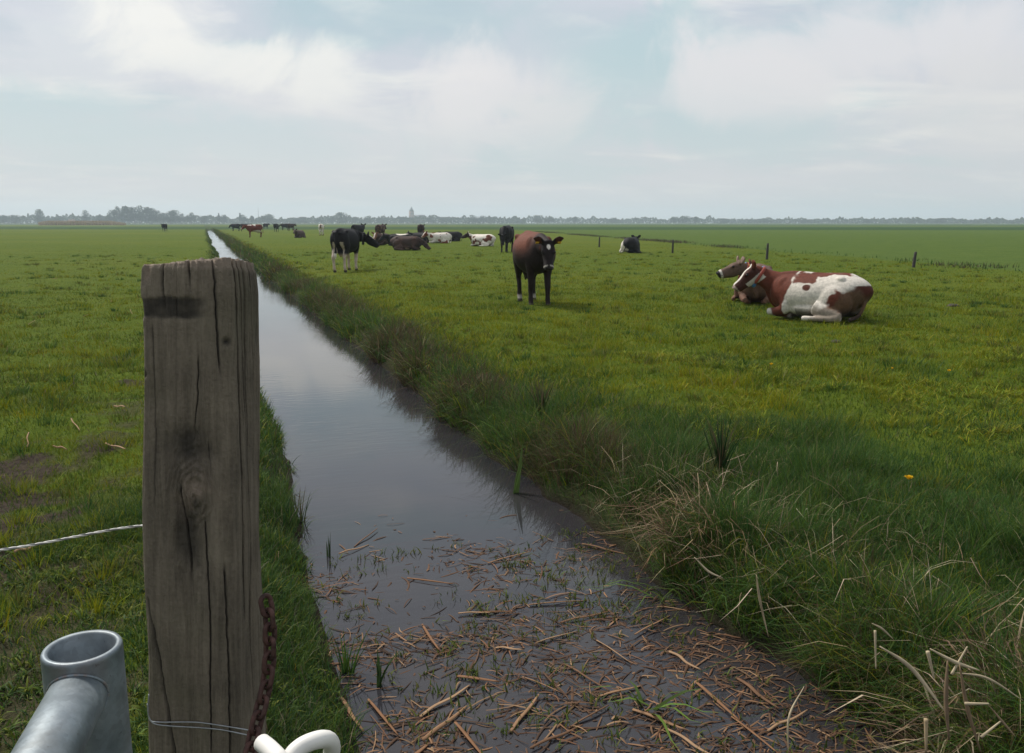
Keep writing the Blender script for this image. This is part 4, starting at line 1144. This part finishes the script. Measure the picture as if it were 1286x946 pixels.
def coat4(P, h, lying):
    c = np.repeat(BLACK[None], len(P), 0)
    n_ = fbm(P[:, 0]*5, P[:, 1]*5, P[:, 2]*3, seed=231)
    c = lay(c, sstep(.60, .48, P[:, 2]+.22*(n_-.5))*(P[:, 2] > .06), (.50, .40, .33))
    c = lay(c, sstep(.09, .05, np.abs(P[:, 1])-.10+.2*(n_-.5))*sstep(-.45, -.5, P[:, 0])*(P[:, 2] < .95)*(P[:, 2] > .35)*(np.abs(P[:, 1]) > .09), (.45, .37, .31))
    c = lay(c, (np.abs(P[:, 1]) < .07)*sstep(-.83, -.86, P[:, 0])*(P[:, 2] > .5), BLACK)
    c = lay(c, (P[:, 2] < .60)*sstep(-.84, -.86, P[:, 0]), WHITE)
    hd = inhead(h)
    c = lay(c, hd*1.0, BLACK)
    c = lay(c, hd*sstep(.05, .035, np.abs(h[:, 1]))*(h[:, 2] > .02)*(h[:, 0] < .17)*(h[:, 0] > 0), WHITE)
    return c
cow('black cow with pale hind legs seen from behind, its lowered head turned right', 436, 340, 80, False, (-8, -62), (-34, -72), coat4, .022, hero=True, stride=.07, collar=(M_DARKSTRAP, M_DARKSTRAP, M_DARKSTRAP))

HB = 'cattle resting in the pasture'
solid = lambda col, **k: coat_patch(col, None, 0, 1, **k)
cow('black cow standing just behind the pale legged one, partly hidden by it', 450, 301, 62, False, (18, 20), (-30, 30), solid(BLACK), .026)
cow('dark brown cow standing with its back turned behind the white faced lying cow', 478, 301, 78, False, (15, 0), (-30, 0), coat_patch(DBR, (.14,.09,.06), .60, 4), .026)
cow('brown cow with a white face lying toward the camera, left of the dark brown sleeper', 480, 308.5, 250, True, (20, 10), (-40, 10), coat_patch(DBR, WHITE, .66, 5, face=(.22,.10,.07), blaze=True), .024, (.5,.4,.35))
cow('black cow with a white back lying behind the dark brown sleeper', 503, 309.5, 178, True, (15, 0), (-40, 10), coat_patch(BLACK, None, .6, 6, extra=[((-.15,0,.80),(.42,.30,.11),WHITE)]), .024)
cow('dark brown cow lying asleep with its head down on the right', 511, 314.5, -8, True, (-18, -12), (-38, -20), coat_patch((.048,.030,.026), (.07,.04,.032), .55, 7, extra=[((.1,-.35,.08),(.12,.2,.08),(.4,.28,.2))]), .022)
cow('black cow lying with its head to the left beside the white and red faced one', 530, 305, 172, True, (22, 5), (-25, 10), solid(BLACK), .026)
cow('dark brown cow standing far off, seen from behind above the lying black cow', 529, 299.5, 88, False, (5, 0), (-40, 0), solid((.035,.02,.018)), .028)
cow('white cow with a red face lying between two black cows', 552, 306, 195, True, (22, 12), (-35, 30), coat_patch(WHITE, REDB, .64, 9, face=REDB, blaze=True), .024, (.5,.4,.35))
cow('black cow lying behind the white and red faced one, its rump to the right', 567, 303.5, 200, True, (10, 10), (-20, 10), solid(BLACK), .028)
cow('white cow with red brown spots and dark head, lying left of the grazing cow', 606, 309.5, 158, True, (28, 6), (-22, 20), coat_patch(WHITE, REDB*.8, .60, 12, face=(.03,.018,.015)), .024)
cow('black cow grazing with its head lowered, left of the cow with the white star', 636, 317, 258, False, (-38, 6), (-72, 0), solid(BLACK), .024, stride=.05)
cow('black and white cow lying alone between two fence posts, rump to the camera', 793, 318, 68, True, (18, 5), (-25, 0), coat_patch(BLACK, None, .5, 14, extra=[((-.55,.30,.30),(.34,.30,.34),WHITE)]), .024)
cow('white cow with a brown patch standing far off, rump to the camera', 404, 296, 96, False, (-10, 0), (-50, 0), coat_patch(WHITE, (.2,.12,.09), .60, 15, extra=[((-.8,0,1.05),(.2,.09,.22),(.16,.09,.07))]), .028)
cow('grey brown cow lying far off left of the white standing cow', 376, 299, 262, True, (25, 0), (-30, 0), solid((.075,.05,.042)), .028)
cow('red and white cow standing broadside nearest the far ditch bank', 320, 298, 205, False, (5, 10), (-40, 20), coat_patch((.13,.035,.022), WHITE, .60, 17, extra=[((-.1,0,.62),(.5,.5,.14),WHITE)]), .028, (.45,.35,.3))
FARG = 'dark cattle standing far off along the ditch'
cow('small far black cow leftmost of the herd, standing broadside beside the ditch', 296, 290.3, 175, False, (-20, 0), (-50, 0), solid(BLACK), .032)
cow('small far black cow standing right behind the red and white one', 308, 290.6, 10, False, (10, 0), (-30, 0), solid((.02,.016,.016)), .032)
cow('tiny far dark cow standing to the right of the red and white one', 334, 287.6, 60, False, (10, 0), (-30, 0), solid((.022,.016,.016)), .035)
cow('small far black cow facing the camera in the middle of the far herd', 347, 291.4, 268, False, (8, 0), (-50, 0), solid(BLACK), .032)
cow('small far black cow standing broadside left of its darker brown neighbour', 358, 289.3, 170, False, (-10, 0), (-45, 0), solid(BLACK), .032)
cow('small far dark brown cow at the right end of the far standing pair', 366, 290, 60, False, (5, 0), (-40, 0), solid((.04,.024,.02)), .032)
cow('lone black cow standing far off on the left pasture', 207, 290.8, 272, False, (8, 0), (-50, 0), solid(BLACK), .032)

# ------------------------------------------------------------------ thin fence posts on the right
for px, py, top, lab in ((1147, 335, 315.5, 'nearest and tallest dark fence post, leaning slightly at the right'), (963, 326, 306.5, 'thin dark fence post standing above the grey brown cow'),
                         (844.5, 318, 301.5, 'thin dark fence post right of the black and white lying cow'), (752.5, 311, 298.5, 'farthest dark fence post, left of the black and white lying cow')):
    g = at(px, py); hgt = (py-top)/F*(g.y*math.cos(R(YAW))+g.x*math.sin(R(YAW)))
    z = float(gh(np.array(g.x), np.array(g.y)))
    ln = .10 if px == 1147 else .02
    me = np_mesh('fence_post', *tube_geo([(0, 0, -.2), (ln*.2, 0, hgt*.3), (ln*hgt, 0, hgt)], [.055, .052, .045], 10, 8), smooth=True)
    o = link('fence_post', me, M_FPOST); o.location = (g.x, g.y, z)
    tag(o, lab, 'fence post', 'fence posts along the right field edge')
# a small dead clump or mole hill here and there in the pasture
for px, py, r, lab in ((1197, 384, .12, 'small dark clod of earth in the grass at the right'), (1050, 432, .07, 'small dark clod of earth below the lying cattle')):
    g = at(px, py); v, q, t = ellipsoid_geo((0, 0, 0), (r, r*.8, r*.45), nu=24, nv=16); v = v*(1+.5*(fbm(v[:, 0]*14, v[:, 1]*14, v[:, 2]*14, seed=131)-.5)[:, None])
    o = link('earth_clod', np_mesh('earth_clod', v, q, t, smooth=True), M_SOIL); o.location = (g.x, g.y, float(gh(np.array(g.x), np.array(g.y))))
    tag(o, lab, 'earth clod')

# ------------------------------------------------------------------ far horizon
FOL = [(.035, .055, .022), (.045, .065, .024), (.028, .045, .020), (.05, .06, .03), (.06, .06, .035)]
def clump_mesh(name, C, size, col):
    n = len(C)
    a = RNG.normal(0, 1, (n, 3)); a /= np.linalg.norm(a, axis=1)[:, None]
    b = np.cross(a, RNG.normal(0, 1, (n, 3))); b /= np.linalg.norm(b, axis=1)[:, None]
    s = (size*RNG.uniform(.5, 1.3, n))[:, None]
    V = np.stack([C+a*s, C+b*s*.8, C-a*s*.9, C-b*s*.8+a*s*.2], 1).reshape(-1, 3)
    me = np_mesh(name, V, np.arange(n*4).reshape(-1, 4)); set_color(me, 'tint', np.repeat(col, 4, 0)); return me
def crown_points(n, h, w, kind):
    k = 16
    zc = RNG.uniform(.30, .92, k)*h
    if kind == 'poplar': rr = .16*h*np.ones(k); off = .05*h
    elif kind == 'conifer': rr = .30*(1-zc/h)*w+.06*w; off = .03*w
    else: rr = w*(.16+.14*np.sin(np.clip((zc/h-.2)/.8, 0, 1)*np.pi)); off = w*.30*np.sin(np.clip((zc/h-.15)/.9, 0, 1)*np.pi)
    th = RNG.uniform(0, 6.28, k)
    c = np.stack([np.cos(th)*off, np.sin(th)*off, zc], 1)
    q = RNG.integers(0, k, n); d = RNG.normal(0, 1, (n, 3)); d /= np.linalg.norm(d, axis=1)[:, None]
    return c[q]+d*(rr[q]*RNG.uniform(.3, 1.05, n)**.6)[:, None]
tree_protos = {}
def tree(px, dist, h, w, kind, label, group=None):
    key = (kind, int(abs(px)) % 3)
    if key not in tree_protos:
        C = crown_points(1500, 1.0, .9 if kind == 'round' else .5, kind)
        crown = clump_mesh('crown', C, .035, palette(len(C), FOL))
        tv = join_geo([tube_geo([(0,0,-.05),(.01,0,.2),(0,.01,.45),(.02,0,.8)], [.03,.024,.018,.006], 10, 8), tube_geo([(0,0,.3),(.1,.05,.5),(.16,.08,.7)], [.014,.01,.004], 6, 6), tube_geo([(0,0,.35),(-.1,-.04,.55),(-.15,.03,.72)], [.014,.01,.004], 6, 6)])
        tree_protos[key] = (crown, np_mesh('trunk', *tv, smooth=True))
    c, t = tree_protos[key]
    sc_ = (1300+.25*(dist-1300))/dist; dist *= sc_; h *= sc_; w *= sc_
    p = az_at(px, dist)
    root = empty('tree', p, RNG.uniform(0, 6.28)); ww = w/(.9 if kind == 'round' else .5); root.scale = (ww, ww, h)
    tag(root, label, 'tree', group)
    link('crown', c, M_TREE, root); link('trunk', t, M_TRUNK, root)
H_ = lambda px_h, dist: px_h/F*dist*1.02
TG = 'single trees on the far horizon'
TL = 'hazy tree standing out of the low blue treeline on the horizon'
special = {108: 'small tree standing out of the treeline left of the tall left wood', 302: 'pointed tree right of the ditch end on the horizon', 430: 'broad round tree on the horizon above the pale legged black cow', 275: 'slender tree on the horizon right above the ditch end', 50: 'round tree near the left end of the horizon'}
for px, hp_, w_, kind, dist in ((5,9,9,'round',1500),(20,9,12,'round',1500),(50,15,9,'round',1300),(75,7,12,'round',1500),(108,14,9,'round',1300),(125,9,10,'round',1300),(135,9,10,'round',1300),
        (228,11,10,'round',1150),(240,12,11,'round',1150),(256,9,10,'round',1200),(275,13,7,'conifer',1300),(281,10,8,'round',1300),(302,13,8,'conifer',1400),(306,10,8,'round',1400),(317,9,6,'poplar',1500),(332,9,10,'round',1500),(338,11,13,'round',1500),
        (372,7,14,'round',1700),(380,8,12,'round',1700),(402,8,12,'round',1700),(416,9,11,'round',1700),(430,13,17,'round',1500),(445,8,10,'round',1700),(462,9,12,'round',1700),(480,9,14,'round',1700),
        (505,8,12,'round',1800),(540,9,12,'round',1800),(560,8,14,'round',1900),(594,10,12,'round',1800),(606,9,14,'round',1800),(616,8,12,'round',1900),(652,8,8,'conifer',1900),(676,10,16,'round',1900),(690,8,14,'round',1900),(722,8,6,'poplar',2000),
        (770,7,10,'round',2000),(848,8,12,'round',2000),(860,9,14,'round',2000),(874,8,8,'poplar',2000),(910,6,12,'round',2100),(960,6,12,'round',2100),(1010,5,14,'round',2200),(1090,5,14,'round',2200),(1150,5,14,'round',2200),(1180,6,16,'round',2200)):
    tree(px, dist, H_(hp_, dist), H_(w_, dist), kind, special.get(px, TL), None if px in special else TG)
for px, hp_, w_ in ((142,15,10),(150,18,10),(157,19,10),(163,18,11),(170,18,10),(177,19,11),(184,18,11),(191,17,11),(198,14,10),(206,12,10),(214,14,11),(221,15,9)):
    tree(px, 950, H_(hp_, 950), H_(w_*1.15, 950), 'round', 'tall tree in the dense dark wood at the left of the horizon', 'trees of the dense left wood')
# continuous low woodland behind
def wood(label, a_px0, a_px1, dist, hfun, n, size):
    px = RNG.uniform(a_px0, a_px1, n); u = RNG.uniform(0, 1, n)**.8
    hh = np.array(hfun(px))*(.55+.9*fbm(px*.11, px*0, seed=141))*(.8+.4*vnoise(px*.5, px*0, seed=142))
    az = R(YAW)+np.arctan((px-PW/2)/(F/math.cos(R(PITCH))))
    dd = dist+RNG.uniform(0, 120, n)
    C = np.stack([np.sin(az)*dd, np.cos(az)*dd, u*hh/F*dist], 1)
    tag(link('far_wood', clump_mesh('far_wood', C, size, palette(n, FOL)), M_TREE), label, 'wood', kind='stuff')
wood('low hazy woodland band along the left half of the horizon', -260, 660, 1420, lambda p: np.interp(p, [-260, 0, 140, 300, 500, 540, 660], [9, 9, 8, 7, 8.5, 8.5, 7.5]), 34000, 1.35)
wood('low hazy woodland band along the right half of the horizon', 640, 1560, 1600, lambda p: np.interp(p, [640, 800, 1000, 1286, 1560], [7.5, 6.5, 6, 5, 5]), 34000, 1.35)
# reed bed, pale strip on the left
n = 14000; px = RNG.uniform(48, 158, n); az = R(YAW)+np.arctan((px-PW/2)/(F/math.cos(R(PITCH)))); dd = 620+RNG.uniform(0, 40, n)
P = np.stack([np.sin(az)*dd, np.cos(az)*dd, px*0-.1], 1)
me = blade_mesh('reed_bed', P, RNG.uniform(1.8, 3.4, n)*np.interp(px, [48, 60, 140, 158], [.7, 1, 1, .5]), RNG.uniform(.15, .35, n), RNG.uniform(0, 6.28, n), RNG.uniform(0, .15, n), RNG.uniform(0, .2, n), palette(n, [(.38, .27, .17), (.32, .23, .14), (.30, .24, .12)]), 2)
tag(link('reed_bed', me, M_DRY), 'pale tan reed bed below the trees at the left of the horizon', 'reeds', kind='stuff')

# church with a spired tower
cd = 1800.0; cp_ = az_at(517, cd); ca = math.atan2(cp_.x, cp_.y)
church = empty('church', cp_, -ca+R(20)); tag(church, 'hazy village church with a spired tower rising over the trees on the horizon', 'church')
tw = H_(4.6, cd); thh = H_(14.5, cd); sp = H_(20.5, cd)
def part(name, geo, mat, parent, smooth=False): return link(name, np_mesh(name, *geo, smooth=smooth), mat, parent)
tower = part('tower', box_geo((0, 0, thh/2), (tw, tw, thh)), M_BRICK, church)
def pyramid(c, s, h):
    V = np.array([[-s, -s, 0], [s, -s, 0], [s, s, 0], [-s, s, 0], [0, 0, h]])*1.0+np.asarray(c)
    return V, np.array([[0, 3, 2, 1]]), np.array([[0, 1, 4], [1, 2, 4], [2, 3, 4], [3, 0, 4]])
part('spire', pyramid((0, 0, thh+.01), tw*.46, (sp-thh)), M_SLATE, tower)
for s in (-1, 1):
    for cc in ((s*tw*.4, -tw*.4), (s*tw*.4, tw*.4)): part('pinnacle', pyramid((cc[0], cc[1], thh+.01), tw*.08, tw*.5), M_SLATE, tower)
    part('belfry_opening', box_geo((s*tw*.2, -tw/2-.05, thh*.82), (tw*.2, .3, thh*.14)), M_GLASS, tower)
nl_, nw_, nh_ = tw*3.0, tw*1.5, thh*.42
part('nave', box_geo((tw*.5+nl_/2+.1, 0, nh_/2), (nl_, nw_, nh_)), M_BRICK, church)
def gable(x0, x1, w, z0, h):
    V = np.array([[x0, -w, z0], [x1, -w, z0], [x1, w, z0], [x0, w, z0], [x0, 0, z0+h], [x1, 0, z0+h]], float)
    return V, np.array([[0, 1, 5, 4], [2, 3, 4, 5], [3, 2, 1, 0]]), np.array([[0, 4, 3], [1, 2, 5]])
part('roof', gable(tw*.5+.1, tw*.5+nl_+.6, nw_*.56, nh_+.02, nh_*.7), M_SLATE, church)
for k in range(4): part('window', box_geo((tw*.5+nl_*(k+.6)/4.2, -nw_/2-.05, nh_*.5), (nl_*.08, .3, nh_*.5)), M_GLASS, church)
# farmhouses among the far trees
for px, dist, w_, h_, wm, lab in ((587, 1650, 9, 4.2, M_WHITEW, 'white farmhouse among the far trees right of the church'), (543, 1700, 8, 4, M_BRICK, 'brick farmhouse among the far trees close right of the church'),
                                  (459, 1600, 8, 4.2, M_WHITEW, 'pale farmhouse far off above the standing black cows'), (385, 1600, 7, 4, M_BRICK, 'brick farmhouse far off above the grey brown lying cow'), (1200, 2100, 10, 4, M_WHITEW, 'pale low farm building at the right end of the horizon'), (90, 1250, 8, 4.5, M_BRICK, 'brick farmhouse among the trees at the left of the horizon')):
    p = az_at(px, dist); r = empty('farmhouse', p, -math.atan2(p.x, p.y)+R(RNG.uniform(-25, 25))); tag(r, lab, 'farmhouse')
    w, h = H_(w_, dist)*.8, H_(h_, dist)*.55
    part('wall', box_geo((0, 0, h/2), (w, w*.55, h)), wm, r)
    rf = part('roof', gable(-w*.53, w*.53, w*.32, h+.02, h*.9), M_ROOF, r)
    part('chimney', box_geo((w*.3, 0, h*2.0), (w*.05, w*.05, h*.5)), M_BRICK, rf)
    for s in (-.3, 0, .3): part('window', box_geo((s*w, -w*.275-.04, h*.55), (w*.09, .2, h*.35)), M_GLASS, r)
# masts
for px, dist, hp_, nm, lab in ((325, 1600, 19, 'radio_mast', 'thin radio mast standing over the trees right of the ditch end'), (483, 1750, 11.5, 'lattice_mast', 'short lattice mast on the horizon left of the church')):
    h = H_(hp_, dist); r = empty(nm, az_at(px, dist)); tag(r, lab, 'mast')
    g = [tube_geo([(a*.5, b*.5, 0), (0, 0, h)], [.28, .14], 8, 6) for a, b in ((1, 1), (-1, 1), (0, -1.3))]
    g += [tube_geo([(.5*(1-z), .5*(1-z), z*h), (-.5*(1-z), .5*(1-z), z*h)], [.1, .1], 3, 5) for z in np.linspace(.1, .9, 9)]
    part('lattice', join_geo(g), M_STEEL, r)
    part('antenna', join_geo([tube_geo([(0, 0, h*.98), (0, 0, h*1.06)], [.12, .06], 4, 6), ellipsoid_geo((.3, -.3, h*.93), (.5, .2, .5))]), M_STEEL, r)

# ------------------------------------------------------------------ light and sky
SUN_EL, SUN_AZ = 50.0, -28.0      # azimuth clockwise from +Y
w = bpy.data.worlds.new('World'); sc.world = w; w.use_nodes = True
nt = w.node_tree; bg = nt.nodes['Background']
sky = N(nt, 'ShaderNodeTexSky', sky_type='NISHITA'); sky.sun_disc = False
sky.sun_elevation = R(SUN_EL); sky.sun_rotation = R(SUN_AZ); sky.air_density = 1.2; sky.dust_density = 2.5
g = N(nt, 'ShaderNodeTexCoord').outputs['Generated']
s = N(nt, 'ShaderNodeSeparateXYZ'); L(nt, g, s.inputs[0])
zz = math_n(nt, 'ADD', math_n(nt, 'MAXIMUM', s.outputs['Z'], 0.0), .13)
cx = N(nt, 'ShaderNodeCombineXYZ'); L(nt, math_n(nt, 'DIVIDE', s.outputs['X'], zz), cx.inputs[0]); L(nt, math_n(nt, 'DIVIDE', s.outputs['Y'], zz), cx.inputs[1])
def mapped(sx, sy, rot, off):
    m = N(nt, 'ShaderNodeMapping'); m.inputs['Scale'].default_value = (sx, sy, 1); m.inputs['Rotation'].default_value = (0, 0, R(rot)); m.inputs['Location'].default_value = off
    L(nt, cx.outputs[0], m.inputs['Vector']); return m.outputs[0]
n1 = noise(nt, mapped(.55, .85, YAW, (SKY_OFF[0], SKY_OFF[1], 0)), 1.25, 5, .52, .35)
n2 = noise(nt, mapped(.7, .9, YAW+12, (SKY_OFF[2], SKY_OFF[3], 3)), 1.9, 7, .56, .3)
LIL = (6.0, 6.2, 6.85); TUR = (3.9, 5.75, 6.2); WHT = (8.8, 8.65, 8.2)
cl = ramp(nt, n1, [(.36, TUR), (.47, (5.3, 5.9, 6.5)), (.58, LIL), (.72, (6.7, 6.7, 7.0))]).outputs[0]
cl = mixc(nt, ramp(nt, n2, [(.52, (0,)*3), (.68, (.9,)*3)]).outputs[0], cl, WHT)
# the larger clouds and clear patches, each a soft uneven patch of sky in its own direction
nd = N(nt, 'ShaderNodeTexNoise'); nd.inputs['Scale'].default_value = 8; nd.inputs['Detail'].default_value = 9; nd.inputs['Roughness'].default_value = .62; nd.inputs['Distortion'].default_value = .5; L(nt, g, nd.inputs['Vector'])
def sky_patch(cl, px, py, rx, ry, col, amt, wob=1.0):
    d = ray(px, py).normalized(); rt = d.cross(Vector((0, 0, 1))).normalized(); upv = rt.cross(d)
    def dot(v):
        m = N(nt, 'ShaderNodeVectorMath', operation='DOT_PRODUCT'); L(nt, g, m.inputs[0]); m.inputs[1].default_value = tuple(v); return m.outputs['Value']
    a = math_n(nt, 'MULTIPLY', dot(rt), F/rx); b = math_n(nt, 'MULTIPLY', dot(upv), F/ry)
    r2 = math_n(nt, 'SQRT', math_n(nt, 'ADD', math_n(nt, 'MULTIPLY', a, a), math_n(nt, 'MULTIPLY', b, b)))
    r2 = math_n(nt, 'ADD', r2, math_n(nt, 'MULTIPLY', math_n(nt, 'SUBTRACT', nd.outputs['Fac'], .5), 3.2*wob))
    back = math_n(nt, 'GREATER_THAN', dot(d), 0.0)
    mr = N(nt, 'ShaderNodeMapRange', interpolation_type='SMOOTHSTEP'); L(nt, r2, mr.inputs[0]); mr.inputs[1].default_value = .30; mr.inputs[2].default_value = 1.35; mr.inputs[3].default_value = amt; mr.inputs[4].default_value = 0
    return mixc(nt, math_n(nt, 'MULTIPLY', mr.outputs[0], back), cl, col)
for px, py, rx, ry, col, amt in ((530, 20, 170, 45, (4.2, 5.5, 6.0), .75), (470, 160, 260, 50, (6.9, 6.9, 7.3), .7), (100, 60, 120, 60, (6.9, 7.1, 7.4), .7), (800, 90, 120, 60, (4.4, 6.0, 6.3), .8), (40, 155, 130, 45, (4.3, 6.0, 6.4), .85), (860, 168, 230, 28, (4.0, 5.8, 6.2), .9), (330, 180, 170, 30, (4.5, 6.0, 6.5), .75), (1180, 20, 140, 30, (5.3, 5.9, 6.6), .5), (680, 30, 90, 60, (5.2,6.1,6.5), .5),
        (200, 25, 75, 45, WHT, .95), (240, 72, 95, 26, WHT, .8), (420, 98, 85, 40, WHT, .9), (600, 115, 110, 55, (8.0, 7.7, 7.7), .85), (1070, 60, 170, 40, (7.7, 7.5, 7.6), .8), (960, 110, 120, 35, (7.6, 7.4, 7.5), .8), (1230, 140, 120, 50, (7.0, 6.9, 6.9), .6), (680, 140, 60, 40, (7.2,7.1,7.1), .6)):
    cl = sky_patch(cl, px, py, rx, ry, col, amt)
hz = N(nt, 'ShaderNodeMapRange'); hz.clamp = True; L(nt, s.outputs['Z'], hz.inputs[0]); hz.inputs[1].default_value = 0; hz.inputs[2].default_value = .20; hz.inputs[3].default_value = .95; hz.inputs[4].default_value = 0
cl = mixc(nt, hz.outputs[0], cl, (6.5, 6.5, 6.55))
# unseen overhead sky, its brightness set for the fill light it gives
up = N(nt, 'ShaderNodeMapRange'); L(nt, s.outputs['Z'], up.inputs[0]); up.inputs[1].default_value = .50; up.inputs[2].default_value = .85
cl = mixc(nt, up.outputs[0], cl, mixc(nt, n1, (5.0, 5.3, 6.0), (8.6, 8.7, 9.2)))
fin = mixc(nt, .92, sky.outputs[0], cl)
L(nt, fin, bg.inputs['Color']); bg.inputs['Strength'].default_value = .10
sd = bpy.data.lights.new('sun', 'SUN'); sd.energy = 4.2; sd.angle = R(9); sd.color = (1, .95, .87)
so = bpy.data.objects.new('sun', sd); COL.objects.link(so)
dv = Vector((math.sin(R(SUN_AZ))*math.cos(R(SUN_EL)), math.cos(R(SUN_AZ))*math.cos(R(SUN_EL)), math.sin(R(SUN_EL))))
so.rotation_euler = dv.to_track_quat('Z', 'Y').to_euler(); so.location = dv*30

# haze: one closed box of even air
v, q, t = box_geo((0, 1300, 29), (6400, 3600+400, 62))
hm = bpy.data.materials.new('haze_air'); hm.use_nodes = True; nt = hm.node_tree
nt.nodes.remove(nt.nodes['Principled BSDF'])
pv = N(nt, 'ShaderNodeVolumePrincipled'); pv.inputs['Density'].default_value = HAZE; pv.inputs['Color'].default_value = (.70, .82, .93, 1); pv.inputs['Anisotropy'].default_value = .2
L(nt, pv.outputs[0], nt.nodes['Material Output'].inputs['Volume'])
tag(link('haze', np_mesh('haze', v, q, t), hm), 'thin grey blue haze lying over the far fields and trees', 'haze', kind='stuff')

# ------------------------------------------------------------------ render settings
vs = sc.view_settings; sc.display_settings.display_device = 'sRGB'
vs.view_transform = 'Standard'; vs.look = 'None'; vs.exposure = EXPO; vs.gamma = 1; vs.use_curve_mapping = False
cy = sc.cycles
cy.use_denoising = True
try: cy.denoiser = 'OPENIMAGEDENOISE'; cy.denoising_input_passes = 'RGB_ALBEDO_NORMAL'
except Exception: pass
cy.max_bounces = 6; cy.diffuse_bounces = 3; cy.glossy_bounces = 3; cy.transmission_bounces = 3; cy.volume_bounces = 1
cy.use_adaptive_sampling = False
